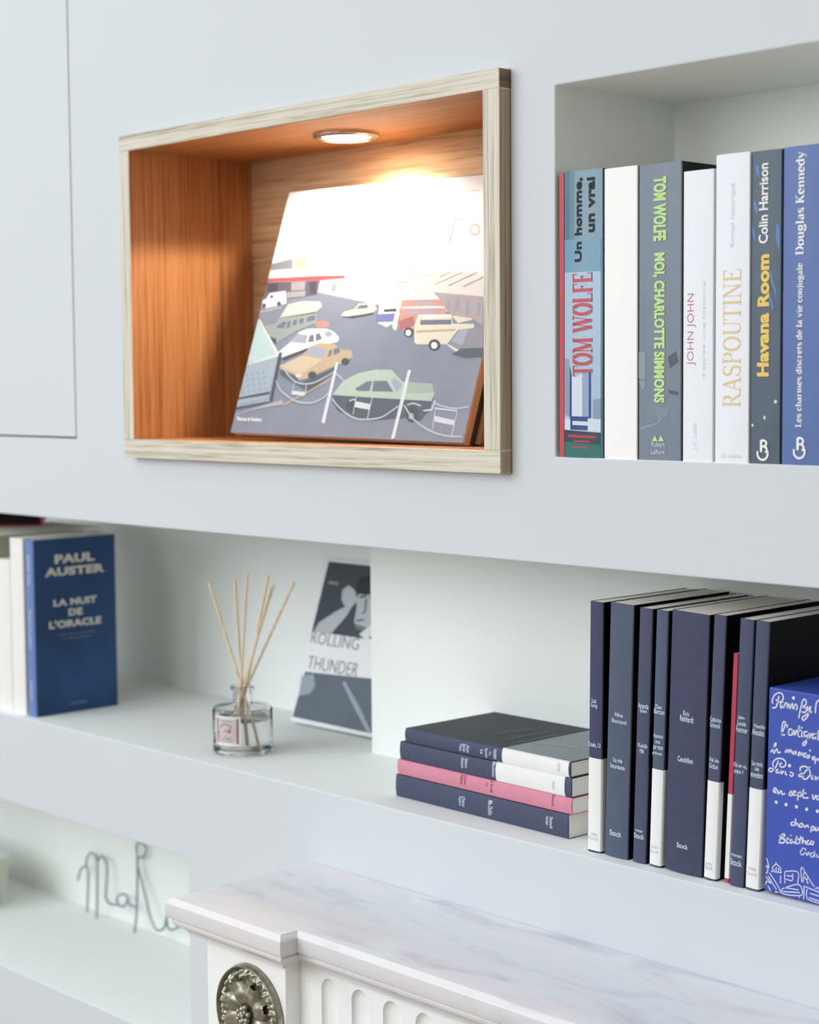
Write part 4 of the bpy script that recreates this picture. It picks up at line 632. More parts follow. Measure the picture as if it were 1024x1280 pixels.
def car_book():
    D = DATA['car']; w, h, th = D['w'], D['h'], 0.016
    a, b, c = D['e']
    M = Matrix.Rotation(c, 4, 'Z') @ Matrix.Rotation(a, 4, 'X') @ Matrix.Rotation(b, 4, 'Y')
    t = thing('picture_book', 'large hardcover with a car park picture on its cover, leaning in the oak box', 'book', D['o'], M.to_euler())
    edge = mat('white_board_edge', (232, 228, 226), rough=0.5, vary=0.02)
    asphalt = mat('print_asphalt', (126, 133, 149), rough=0.35, vary=0.06, scale=25)
    bm = bmesh.new(); fs = add_box(bm, 0, w, 0, 0.003, 0, h); fs[2].material_index = 1
    from_bm('front_cover', bm, [edge, asphalt], t)
    bm = bmesh.new(); add_box(bm, 0, w, th - 0.003, th, 0, h); from_bm('back_cover', bm, mat('board_dark', (60, 52, 50), vary=0.04), t)
    bm = bmesh.new(); add_box(bm, 0, 0.003, 0.003, th - 0.003, 0, h); from_bm('spine', bm, edge, t)
    bm = bmesh.new(); add_box(bm, 0.003, w - 0.003, 0.003, th - 0.003, 0.0006, h - 0.003); from_bm('page_block', bm, paper('page_edges_deep', (236, 224, 206), 'y'), t)
    put = lambda u, v, d: (min(max(u, 0.0), w), -0.00008 - d, min(max(v, 0.0), h))
    pm = printed('print_', AC)
    art('cover_picture', DATA['art_car'], put, pm, t)
    bm = bmesh.new()
    for s in DATA['art_chain']: ribbon(bm, [p[:2] for p in smooth_line([(x, y, 0) for x, y in s], 5)], 0.0016, put, 0.00035)
    from_bm('painted_chain', bm, pm['chain'], t)
    bm = bmesh.new(); letter(bm, T['car'][0], put, bold=0.03, d=0.00035)
    from_bm('cover_lettering', bm, mat('ink_white', (244, 244, 244), vary=0.01), t)
    bm = bmesh.new()
    for e in T['car'][1:]: letter(bm, e, put, bold=0.01, d=0.00035)
    from_bm('cover_lettering', bm, mat('ink_warm_grey', (176, 166, 152), vary=0.02), t)
    # the second, slimmer book tucked behind it
    M2 = M.copy(); o2 = Vector(D['o']) + M.to_3x3() @ Vector((0.010, th + 0.0012, 0.0035))
    t2 = thing('picture_book', 'slim hardcover hidden behind the car park book, only its right edge showing', 'book', o2, M.to_euler())
    w2, h2, t2h = w - 0.004, h + 0.004, 0.009
    bm = bmesh.new(); add_box(bm, 0, w2, 0, 0.0022, 0, h2); add_box(bm, 0, w2, t2h - 0.0022, t2h, 0, h2); add_box(bm, 0, 0.0022, 0, t2h, 0, h2)
    from_bm('cover', bm, mat('tan_board', (150, 112, 84), vary=0.05), t2)
    bm = bmesh.new(); add_box(bm, 0.0022, w2 - 0.003, 0.0022, t2h - 0.0022, 0.003, h2 - 0.003); from_bm('page_block', bm, paper('page_edges_deep', (236, 224, 206), 'y'), t2)
car_book()

# ================================================================== paperbacks in the upper right niche
INK_W = mat('ink_white', (244, 244, 244)); INK_PALE = mat('ink_pale_blue', (196, 206, 222), vary=0.02); INK_K = mat('ink_black', (24, 26, 30)); INK_G = mat('ink_grey', (196, 198, 204), vary=0.02)
def upper(name, key, label, spine, cover, pages=PG_X, bow=0.0, depth=0.148, text=(), dh=0.0, hard=False):
    x, w, h = DATA['ub_' + key]
    return book(name, label, 'book', (x + 0.0004, 0.002, 1.583), (w - 0.0008, depth, h + dh), spine, cover, pages, group='books in the upper right niche', bow=bow, text=text, hard=hard)

RED = mat('cover_red', (196, 72, 82), rough=0.4); MAROON = mat('cover_maroon', (104, 20, 30), rough=0.4)
t, put = upper('paperback_book', 'teal', 'thick teal paperback with red author lettering, first on the left in the upper niche', mat('spine_teal', (64, 114, 134), rough=0.25, coat=0.5, vary=0.08, scale=30), MAROON, bow=0.0016,
  text=[('title_lettering', INK_K, T['teal'][:2], dict(bold=0.035, d=0.0005)), ('author_lettering', RED, T['teal'][2:], dict(serif=(0.21, 0.055), d=0.0005))])
TC = dict(sky=(170, 194, 216), sky2=(114, 154, 178), tower=(140, 158, 176), pale=(212, 222, 232), blue=(148, 166, 196), navy=(56, 76, 140), dark=(58, 72, 84), green=(56, 112, 108), red=(190, 64, 76))
art('spine_picture', DATA['art_teal'], put, printed('tower_', TC, 0.25), t)
bm = bmesh.new(); h0 = DATA['ub_teal'][2]
ribbon(bm, [(0.0033, 0.0005), (0.0033, h0 - 0.0005)], 0.0056, FLAT, 0.0003); wrap(bm, put); o = from_bm('red_edge', bm, RED, t); o['label'] = 'red strip down the left of the spine'

upper('paperback_book', 'plainwhite', 'blank white spined book with maroon sides beside the teal one', mat('spine_bright_white', (252, 250, 248), rough=0.5, vary=0.01), MAROON, PG_W, bow=0.0006)

GREEN_INK = mat('ink_lime', (196, 230, 150), vary=0.02)
t, put = upper('paperback_book', 'grey', 'slate grey paperback with pale lime lettering running down its spine', mat('spine_slate', (118, 130, 144), rough=0.4, vary=0.04), mat('cover_black', (8, 8, 10), rough=0.5, spec=0.2), bow=0.0008,
  text=[('title_lettering', GREEN_INK, T['grey'][:2], dict(bold=0.05, d=0.0004)), ('publisher_lettering', INK_PALE, T['grey'][2:], dict(bold=0.015, d=0.0004))])
art('spine_picture', DATA['art_grey'], put, printed('slate_', dict(light=(142, 153, 165), mid=(128, 142, 154), dark=(82, 90, 104)), 0.4), t)
bm = bmesh.new()
for cu, cv, w, h in DATA['logo_grey']: flat(bm, [(cu - w / 2, cv - h / 2), (cu + w / 2, cv - h / 2), (cu, cv + h / 2)], FLAT, 0.0004)
wrap(bm, put)
from_bm('publisher_mark', bm, GREEN_INK, t)

CRIM = mat('ink_crimson', (196, 92, 108))
upper('paperback_book', 'thinwhite', 'shorter slim white paperback with thin red capitals on its spine', mat('spine_cool_white', (238, 240, 246), rough=0.45, vary=0.01), mat('cover_offwhite', (226, 226, 226)), PG_W, bow=0.0008,
  text=[('title_lettering', CRIM, T['thinwhite'][:1], dict(bold=-0.012)), ('small_lettering', INK_G, T['thinwhite'][1:], dict(bold=-0.01))])
GOLD = mat('ink_gold', (230, 204, 150), vary=0.03)
upper('paperback_book', 'tallwhite', 'tall white paperback with large gold serif capitals on its spine', mat('spine_cool_white', (238, 240, 246)), mat('cover_offwhite', (226, 226, 226)), PG_W, bow=0.001,
  text=[('title_lettering', GOLD, T['tallwhite'][:1], dict(serif=(0.12, 0.05))), ('small_lettering', INK_G, T['tallwhite'][1:], dict(bold=-0.01))])

def circle_logo(t, put, box):
    cu, cv, w, h = box; bm = bmesh.new(); s = w
    ribbon(bm, arc(cu, cv - h * 0.16, s * 0.40, h * 0.30, 160, 385, 22), 0.0017, FLAT, 0.0005)
    ribbon(bm, [(cu - s * 0.12, cv - h * 0.10), (cu - s * 0.12, cv + h * 0.46)], 0.0022, FLAT, 0.0005)
    ribbon(bm, [(cu - s * 0.12, cv + h * 0.45)] + arc(cu + s * 0.06, cv + h * 0.31, s * 0.22, h * 0.14, 90, -90, 10) + [(cu - s * 0.08, cv + h * 0.17)], 0.0018, FLAT, 0.0005)
    ribbon(bm, arc(cu + s * 0.08, cv + h * 0.02, s * 0.24, h * 0.15, 90, -60, 10), 0.0018, FLAT, 0.0005)
    wrap(bm, put)
    from_bm('publisher_mark', bm, INK_W, t)

YEL = mat('ink_yellow', (240, 206, 104))
t, put = upper('paperback_book', 'navyyellow', 'dark blue grey paperback with bold yellow and white lettering on its spine', mat('spine_storm', (78, 92, 108), rough=0.4, vary=0.06), mat('cover_storm', (40, 48, 60)), bow=0.0008,
  text=[('title_lettering', YEL, T['navyyellow'][:1], dict(bold=0.045, d=0.0004)), ('author_lettering', INK_W, T['navyyellow'][1:], dict(bold=0.02, d=0.0004))])
art('spine_picture', DATA['art_navy'], put, printed('storm_', dict(b=(92, 130, 190), w=(214, 218, 214)), 0.4), t)
circle_logo(t, put, DATA['logo_navyyellow'])
t, put = upper('paperback_book', 'blue', 'broad medium blue paperback at the right end of the upper niche row', mat('spine_blue', (84, 110, 168), rough=0.4, vary=0.05, scale=20), mat('cover_blue', (60, 84, 140)), bow=0.001,
  text=[('author_lettering', INK_W, T['blue'][:1], dict(serif=(0.17, 0.07), d=0.0003)), ('title_lettering', INK_W, T['blue'][1:], dict(serif=(0.17, 0.08), d=0.0003))])
circle_logo(t, put, DATA['logo_blue'])

# ================================================================== navy paperbacks on the long shelf
NAVY = mat('spine_navy', (70, 76, 102), rough=0.6, vary=0.05, scale=90); NAVY2 = mat('spine_navy_deep', (62, 66, 94), rough=0.6, vary=0.05, scale=90); NAVYG = mat('spine_navy_grey', (80, 90, 112), rough=0.6, vary=0.05)
NBLK = mat('cover_ink', (9, 9, 12), rough=0.55, spec=0.15, vary=0.04)
BAND = mat('band_white', (240, 240, 238), rough=0.6, vary=0.01); INK_B = mat('ink_ice', (206, 222, 236), vary=0.02)
WF = dict(b=0.98, c=0.92, d=0.80, e=0.955, f=0.93, g=0.90, h=0.92)
PARTS = dict(a=(2, 1), b=(2, 2), c=(2, 2), d=(2, 4), e=(2, 1), f=(2, 2), g=(3, 2), h=(2, 3))
TILT = dict(b=0.030, c=0.034, d=0.033, e=0.033, f=0.042, g=0.042, h=0.040)
SPEC = [('a', 'first navy paperback of the upright row, white paper band round its foot', NAVY2, True, 3),
        ('b', 'greyer blue paperback without band, second in the upright navy row', NAVYG, False, 9),
        ('c', 'narrow navy paperback without band between the grey blue one and a banded one', NAVY, False, 9),
        ('d', 'slim navy paperback with white band just left of the widest navy book', NAVYG, True, 6),
        ('e', 'widest navy paperback of the upright row, plain dark spine', NAVY2, False, 9),
        ('f', 'thin navy paperback with white band just right of the widest one', NAVY, True, 4),
        ('g', 'plain navy paperback right of the thin red one, slightly pulled forward', NAVY, False, 9),
        ('h', 'last banded navy paperback, leaning against the blue boxed set', NAVY, True, 5)]
for k, label, sp, banded, split in SPEC:
    x, z, w, h, th = DATA['lb_' + k]; th = TILT.get(k, th)
    ent = T[k]; ink = ent[:split] if banded else ent; faint = ent[split:] if banded else []
    na, nt_ = PARTS[k]
    tx = [(nm, INK_B, e, dict(bold=0.012)) for nm, e in (('author_lettering', ink[:na]), ('title_lettering', ink[na:na + nt_]), ('publisher_lettering', ink[na + nt_:])) if e]
    if faint: tx.append(('band_lettering', INK_G, faint, dict(bold=0.0)))
    gap = 0.0007
    bz = DATA.get('band_' + k)
    book('navy_paperback', label, 'book', (x, 0.016, z), (w * WF.get(k, 1.0) - gap, 0.135, h), sp, NBLK, PG_X, rot=(0, th, 0), group='upright navy paperbacks on the long shelf', bow=min(0.0012, w * 0.05),
         text=tx, band=(0.0018, bz, BAND, 0.005 if k == 'f' else None) if banded else None)
x, y, h, th = DATA['thin']
book('thin_red_book', 'very thin crimson book with white foot squeezed between two navy paperbacks', 'book', (0.2918, 0.0195, 1.2367), (0.0050, 0.12, h), mat('spine_crimson', (186, 62, 88)), mat('cover_crimson', (120, 30, 48)), PG_X,
     rot=(0, 0.0420, 0), band=(0.004, h * 0.39, BAND))

# blue boxed set with white handwriting
def boxed_set():
    x, z, w, h, th = DATA['lb_box']; w = 0.125; d = 0.125
    t = thing('boxed_set', 'royal blue boxed set with white handwriting at the right end of the shelf', 'box', (x + 0.0030, 0.016, z + 0.0024), (0, 0.018, 0))
    blue = mat('box_royal_blue', (62, 84, 178), rough=0.45, vary=0.05, scale=25)
    bm = bmesh.new(); add_box(bm, 0, w, 0, d, 0, h, bevel=0.0012); from_bm('case', bm, blue, t)
    put = lambda u, v, dd: (u, -0.0002 - dd, v)
    chalk = mat('ink_chalk', (226, 228, 240), vary=0.04)
    bm = bmesh.new(); bs = DATA['box_strokes']
    for k, s in enumerate(bs):
        vmax = max(p[1] for p in s)
        draw = [(max(p[0], 0.0008), max(p[1], 0.0015)) for p in s]
        ribbon(bm, [p[:2] for p in smooth_line([(a, b, 0) for a, b in draw], 5)], 0.00075 if vmax < 0.043 else 0.0011, put)
    for cu, cv, r in DATA['box_dots']: flat(bm, arc(cu, cv, r * 0.5, r * 0.5, 0, 330, 11), put)
    # the lines run on past where the handwriting is legible: closing letters of each row
    from_bm('handwriting', bm, chalk, t)
boxed_set()

# ================================================================== lying pile
PINK = mat('spine_pink', (218, 140, 160), rough=0.6, vary=0.03); PINKC = mat('cover_pink', (206, 70, 110), rough=0.5)
def lying(i, name, label, spine, cover, text, band=None, yaw=0.0, top=None):
    x, y, z, L, th = DATA['st%d' % i]
    root = thing(name, label, 'book', (x, y, z), (0, 0, -math.atan2(0.0065, L) + yaw), 'books in the lying pile')
    d = 0.135; c = 0.0007; bow = 0.0012; n = 8
    bw = lambda v: bow * (1 - (2 * min(max(v / th, 0), 1) - 1) ** 2)
    outer = [(d, th), (0.0010, th)] + [(-bw(th * (1 - k / n)), 0.0004 + (th - 0.0008) * (1 - k / n)) for k in range(n + 1)] + [(0.0010, 0), (d, 0)]
    inner = [(d, c), (c, c), (c, th - c), (d, th - c)]
    pts = outer + inner
    bm = bmesh.new(); a = [bm.verts.new((0, p, q)) for p, q in pts]; b = [bm.verts.new((L, p, q)) for p, q in pts]; m = len(pts)
    for k in range(m):
        f = bm.faces.new((a[k], a[(k + 1) % m], b[(k + 1) % m], b[k])); f.material_index = 0 if 1 <= k <= n + 2 else 1
    bm.faces.new(a); bm.faces.new(list(reversed(b))); bmesh.ops.recalc_face_normals(bm, faces=bm.faces[:])
    from_bm('cover', bm, [spine, cover], root)
    bm = bmesh.new(); add_box(bm, 0.0004, L - 0.0004, c, d - 0.0008, c, th - c); from_bm('page_block', bm, PG_Z, root)
    if band:
        x0, x1 = band; e = 0.0004
        po = [(p, q + e) if q >= th - 1e-6 else (p, q - e) if q <= 1e-6 else (p - e, q) for p, q in outer]
        pin = list(reversed(outer))
        bm = bmesh.new(); ring = po + pin
        a = [bm.verts.new((x0, p, q)) for p, q in ring]; b = [bm.verts.new((x1, p, q)) for p, q in ring]; m = len(ring)
        k0 = len(po)
        for k in range(m):
            f = bm.faces.new((a[k], a[(k + 1) % m], b[(k + 1) % m], b[k]))
            f.material_index = 1 if k in (0,) and top else 0
        bm.faces.new(a); bm.faces.new(list(reversed(b))); bmesh.ops.recalc_face_normals(bm, faces=bm.faces[:])
        o = from_bm('paper_band', bm, [BAND, top or BAND], root); o['label'] = 'paper belly band, white on the spine'
    put = lambda u, v, dd: (u, -bw(v) - 0.0002 - dd - (0.0005 if band and u > band[0] else 0), v)
    put.cuts = (2, [0.0004 + (th - 0.0008) * k / n for k in range(n + 1)])
    for nm, mt, ent in text:
        bm = bmesh.new()
        for e in ent: letter(bm, e, FLAT, bold=0.012)
        wrap(bm, put)
        from_bm(nm, bm, mt, root)
    return root, L, d, th
lying(0, 'lying_paperback', 'thick plain navy paperback at the bottom of the lying pile', NAVY, NBLK, [('author_lettering', INK_B, T['st0'][:2]), ('title_lettering', INK_B, T['st0'][2:3]), ('publisher_lettering', INK_B, T['st0'][3:])])
lying(1, 'lying_paperback', 'pink spined paperback in the lying pile', PINK, PINKC, [('author_lettering', mat('ink_plum', (130, 70, 96)), T['st1'][:2]), ('title_lettering', mat('ink_plum', (130, 70, 96)), T['st1'][2:4]), ('publisher_lettering', mat('ink_plum', (130, 70, 96)), T['st1'][4:])])
lying(2, 'lying_paperback', 'navy paperback with short white band resting on the pink one', NAVY, NBLK, [('author_lettering', INK_B, T['st2'][:2]), ('title_lettering', INK_B, T['st2'][2:]), ('band_lettering', INK_G, T['st2b'])], band=DATA['st2band'])
GREYTOP = mat('band_grey_top', (132, 142, 146), rough=0.4)
TOPC = mat('cover_charcoal', (42, 50, 58), rough=0.55, spec=0.3)
r, L, d, th = lying(3, 'lying_paperback', 'topmost book of the lying pile, charcoal cover with white and grey band', NAVY, TOPC, [('author_lettering', INK_B, T['st3'][:3]), ('title_lettering', INK_B, T['st3'][3:]), ('band_lettering', INK_G, T['st3b'])], band=DATA['st3band'], top=GREYTOP)
put = lambda u, v, dd: (u, v, th + 0.0008 + dd)
bm = bmesh.new()
for s, (u, v, ln, hh) in zip(('Yves Bichet', 'Alain', 'La femme Dieu', 'du rousseau'), DATA['topcover']): letter(bm, [s, u, v, hh, ln, 'up'], put, bold=0.0)
from_bm('cover_lettering', bm, mat('ink_dim', (128, 140, 152)), r)
bm = bmesh.new(); ribbon(bm, DATA['topstripe'], 0.0016, put, 0.0001)
from_bm('band_stripe', bm, mat('ink_stripe', (214, 218, 218)), r)

# ================================================================== standing card-sized book behind the diffuser
def thunder_book():
    ev = Vector((0, .0567, .1943)).normalized(); a = -math.atan2(ev.y, ev.z)
    t = thing('white_bordered_book', 'white bordered book with a black and white portrait leaning behind the reed diffuser', 'book', (-0.4897, 0.2067, 1.2405), (a, 0, 0))
    w, h, th = 0.150, DATA['roll_h'], 0.010
    wh = mat('cover_white', (238, 240, 244), rough=0.4, vary=0.01)
    bm = bmesh.new(); add_box(bm, 0, w, 0, 0.0008, 0, h); add_box(bm, 0, w, th - 0.0008, th, 0, h); add_box(bm, 0, 0.0008, 0.0008, th - 0.0008, 0, h)
    from_bm('cover', bm, wh, t)
    bm = bmesh.new(); add_box(bm, 0.0008, w - 0.0006, 0.0008, th - 0.0008, 0.0005, h - 0.0005); from_bm('page_block', bm, paper('page_edges_thin', (226, 222, 212), 'y'), t)
    put = lambda u, v, dd: (min(u, w - 0.005), -0.0001 - dd, v)
    art('cover_picture', DATA['art_roll'], put, printed('portrait_', dict(dark=(66, 74, 82), dark2=(98, 108, 120), skin=(188, 194, 200), hair=(44, 48, 54), shadow=(112, 120, 128), white=(228, 234, 234), pale=(156, 166, 176)), 0.35), t)
    ink = mat('ink_taupe', (134, 122, 126)); bm = bmesh.new()
    for e in T['roll'][:2]: letter(bm, e, put, bold=-0.010, d=0.0003)
    from_bm('cover_lettering', bm, ink, t)
    bm = bmesh.new(); letter(bm, T['roll'][2], put, bold=-0.012, d=0.0003)
    from_bm('subtitle_lettering', bm, mat('ink_silver', (206, 204, 206)), t); bm = bmesh.new(); letter(bm, T['roll'][3], put, bold=0.01, d=0.0003)
    from_bm('small_lettering', bm, mat('ink_silver', (206, 204, 206)), t)
thunder_book()

# ================================================================== paperbacks at the left end of the long shelf
def left_books():
    z = 1.2365
    navy = mat('cover_ocean', (30, 70, 118), rough=0.5, vary=0.35, scale=14); sp = mat('spine_periwinkle', (104, 132, 192), rough=0.5)
    t, put = book('novel', 'blue paperback showing its front cover, at the right end of the left row', 'book', (-0.7658, 0.0130, z), (0.0176, 0.1205, 0.2212), sp, navy, PG_X, bow=0.0012)
    putc = lambda u, v, dd: (0.0176 + 0.0002 + dd, u + 0.0003, v)
    big = mat('ink_stone', (216, 214, 204)); bm = bmesh.new()
    for e in T['auster'][:2]: letter(bm, e, putc, bold=0.055)
    from_bm('author_lettering', bm, big, t); bm = bmesh.new()
    for e in T['auster'][2:5]: letter(bm, e, putc, bold=0.055)
    from_bm('title_lettering', bm, big, t)
    bm = bmesh.new()
    for e in T['auster'][5:]: letter(bm, e, putc, bold=0.0)
    from_bm('small_lettering', bm, mat('ink_mist', (150, 164, 190)), t)
    bm = bmesh.new()
    for s, v0, v1 in (('PAUL AUSTER', 0.165, 0.203), ("LA NUIT DE L'ORACLE", 0.085, 0.135), ('ACTES SUD', 0.02, 0.045)): letter(bm, [s, 0.0088, (v0 + v1) / 2, 0.006, v1 - v0, 'up'], put, bold=0.02)
    from_bm('spine_lettering', bm, INK_PALE, t)
    white = mat('spine_cream_white', (240, 240, 236), rough=0.55, vary=0.02)
    # narrow recessed colourful booklet
    t, put = book('booklet', 'recessed narrow booklet with a dark painted foot beside the blue novel', 'book', (-0.7716, 0.024, z), (0.0050, 0.11, 0.2140), mat('spine_olive', (92, 84, 56), vary=0.2), mat('cover_olive', (120, 116, 90)), PG_X)
    art('spine_picture', [('cream', (0.0006, 0.098), (0.0044, 0.098), (0.0044, 0.2135), (0.0006, 0.2135)), ('gold', (0.0008, 0.072), (0.004, 0.066), (0.0044, 0.084), (0.001, 0.086)), ('brick', (0.0006, 0.050), (0.004, 0.052), (0.0042, 0.062), (0.001, 0.060)), ('leaf', (0.0006, 0.026), (0.0042, 0.028), (0.0042, 0.04), (0.0006, 0.042)), ('dark', (0.0006, 0.012), (0.0044, 0.012), (0.0044, 0.02), (0.0006, 0.022))], put,
        printed('booklet_', dict(cream=(214, 210, 196), gold=(196, 152, 70), brick=(130, 66, 52), leaf=(150, 168, 120), dark=(30, 30, 28)), 0.5), t)
    book('white_paperback', 'white spined paperback standing next to the booklet and blue novel', 'book', (-0.8026, 0.0135, z), (0.0300, 0.128, 0.2215), white, white, PG_W, bow=0.001, group='white paperbacks in the left row')
    book('white_paperback', 'shorter white paperback cut by the left edge of the photo', 'book', (-0.8370, 0.0130, z), (0.0338, 0.125, 0.1930), white, white, PG_W, bow=0.001, group='white paperbacks in the left row')
    book('paperback_book', 'paperback with sage green side rising behind the shorter white one', 'book', (-0.8640, 0.0150, z), (0.0262, 0.13, 0.2215), mat('spine_sage', (176, 184, 164)), mat('cover_sage', (166, 174, 152)), PG_W)
    xx = -0.8650
    for k, w in enumerate((0.030, 0.026, 0.034, 0.028)):
        xx -= w + 0.0008
        book('white_paperback', 'pale paperback whose top edge carries the flat red boarded book', 'book', (xx, 0.014, z), (w, 0.180, 0.2212), white, white, PG_W, group='pale paperbacks under the flat book')
    # red-boarded book lying across the row; deep shade painted as black pages
    a = math.radians(54.4)
    t = thing('flat_red_book', 'red boarded book with pages shaded black in colour lying on top of the left row under the shelf above', 'book', (-0.9340, 0.1421, z + 0.2224), (0, 0, a))
    red = mat('board_red', (176, 22, 34), rough=0.4); blk = mat('page_shade_black', (10, 10, 11), rough=0.7)
    Lx, Wy, th = 0.19, 0.11, 0.0225
    Lx = 0.155
    bm = bmesh.new(); add_box(bm, -Lx, 0, -0.0, -Wy if False else 0.10, 0, 0.0016); add_box(bm, -Lx, 0, 0, 0.10, th - 0.0016, th); from_bm('boards', bm, red, t)
    bm = bmesh.new(); add_box(bm, -0.0030, 0, 0, 0.10, 0.0016, th - 0.0016); from_bm('spine', bm, red, t)
    bm = bmesh.new(); add_box(bm, -Lx + 0.002, -0.0030, 0.0012, 0.098, 0.0016, th - 0.0016); o = from_bm('page_block', bm, blk, t); o['label'] = 'pages coloured black as deep shade'
left_books()

# ================================================================== reed diffuser
def diffuser():
    bx, by, bz = -0.4040, 0.0665, 1.2367
    t = thing('diffuser_bottle', 'clear glass reed diffuser bottle with a small printed label, on the long shelf', 'bottle', (bx, by, bz))
    R, s = 0.0335, 0.0025
    bm = bmesh.new()
    lathe(bm, [(0, 0), (R - 0.003, 0), (R, 0.003), (R, 0.0485), (R - 0.0008, 0.0510), (R - 0.003, 0.0525), (0.0125, 0.0545), (0.0108, 0.0565), (0.0108, 0.0695), (0.0132, 0.0705), (0.0134, 0.0735), (0.0122, 0.0745),
               (0.0100, 0.0740), (0.0085, 0.0725), (0.0085, 0.0560), (0.0105, 0.0525), (R - 0.0050, 0.0498), (R - s, 0.0475), (R - s, 0.0070), (R - 0.005, 0.0050), (0, 0.0050)], 72)
    from_bm('glass_body', bm, glass('bottle_glass', (1, 1, 1), 1.33), t, smooth=40)
    bm = bmesh.new(); r2 = R - s + 0.0003
    lathe(bm, [(0, 0.0047), (r2 - 0.003, 0.0047), (r2, 0.0068), (r2, 0.0375), (0, 0.0375)], 72)
    from_bm('scented_liquid', bm, glass('scent_liquid', (0.985, 0.985, 0.965), 1.36), t, smooth=40)
    # curved label facing the room
    a0 = math.atan2(-1.0, 0.36)
    def lab(u, v, dd): return ((R + 0.0003 + dd) * math.cos(a0 + u / R), (R + 0.0003 + dd) * math.sin(a0 + u / R), v)
    def grid(bm, u0, u1, v0, v1, dd, mi, n=10):
        for k in range(n):
            p, q = u0 + (u1 - u0) * k / n, u0 + (u1 - u0) * (k + 1) / n
            f = bm.faces.new([bm.verts.new(lab(*e, dd)) for e in ((p, v0), (q, v0), (q, v1), (p, v1))]); f.material_index = mi
    bm = bmesh.new(); W = 0.0165; V0, V1 = 0.0125, 0.0452
    grid(bm, -W, W, V0, V1, 0, 0)
    grid(bm, -W + 0.0022, -W + 0.0046, V0 + 0.0022, V1 - 0.0022, 0.0001, 1, 2); grid(bm, W - 0.0046, W - 0.0022, V0 + 0.0022, V1 - 0.0022, 0.0001, 1, 2)
    grid(bm, -W + 0.0050, W - 0.0050, V0 + 0.0030, V1 - 0.0030, 0.0001, 2)
    for v in (V0 + 0.0045, V0 + 0.007, V1 - 0.0055): grid(bm, -0.008, 0.008, v, v + 0.0006, 0.0002, 3, 5)
    def small(pts, w, mi):
        ribbon(bm, pts, w, lab, 0.00025, mi)
    small(arc(-0.001, 0.0300, 0.0075, 0.0065, 170, 20, 12), 0.0012, 3); small(arc(-0.002, 0.0250, 0.0085, 0.008, 150, 215, 8), 0.0009, 3)
    small([(-0.005, 0.027), (-0.001, 0.0305), (0.001, 0.026)], 0.0009, 3); small([(-0.004, 0.021), (-0.002, 0.0235), (0.002, 0.0205), (0.005, 0.0225)], 0.0008, 3)
    flat(bm, arc(0.0035, 0.0290, 0.0024, 0.0024, 0, 330, 10), lab, 0.0003, 4)
    from_bm('label', bm, [mat('label_paper', (240, 234, 232), rough=0.7), mat('label_plum', (150, 92, 100)), mat('label_stone', (208, 200, 196)), mat('label_ink', (120, 116, 122)), mat('label_rose', (208, 110, 116))], t)
    # seven reeds standing in the neck
    wood_r = wood('reed_rattan', 'z', (206, 180, 142), (230, 210, 180), (242, 228, 204), fine=1.4)
    def on(x, z): return ((x - 0.0), z)
    tops = [(-0.4626, 1.4231, 0.000, 'pale thin reed leaning furthest left in the diffuser bottle'), (-0.4095, 1.4299, -0.004, 'nearly upright tan reed, second from the left in the bottle'), (-0.3993, 1.4378, 0.006, 'tallest upright reed at the middle of the diffuser fan'),
            (-0.3598, 1.4372, 0.004, 'reed leaning right just beyond the tall middle one'), (-0.3558, 1.4278, 0.008, 'pale reed standing behind the right leaning pair'), (-0.3435, 1.4262, -0.006, 'tan reed second from the right edge of the diffuser fan'), (-0.3256, 1.4319, 0.012, 'reed leaning furthest right in the diffuser bottle')]
    for k, (tx, tz, dy, label) in enumerate(tops):
        top = Vector((tx, by + dy, tz)); ang = k * 2.4
        neck = Vector((bx + 0.0030 * math.cos(ang), by + 0.0030 * math.sin(ang), bz + 0.0655))
        dirv = (neck - top).normalized(); ln = (neck.z - (bz + 0.0072)) / -dirv.z
        bot = neck + dirv * ln
        v = Vector((bot.x - bx, bot.y - by)); lim = R - s - 0.004
        if v.length > lim: v *= lim / v.length; bot = Vector((bx + v.x, by + v.y, bot.z))
        mid = [bot.lerp(neck, f) for f in (0, .5)] + [neck.lerp(top, f) for f in (0, .33, .66, 1)]
        root = bpy.data.meshes.new('diffuser_reed'); bm = bmesh.new()
        tube(bm, [p - bot for p in mid], 0.00155, 10)
        o = from_bm('diffuser_reed', bm, wood_r, None, smooth=40); o.location = bot
        tag(o, label, 'reed', 'reeds in the diffuser bottle')
diffuser()

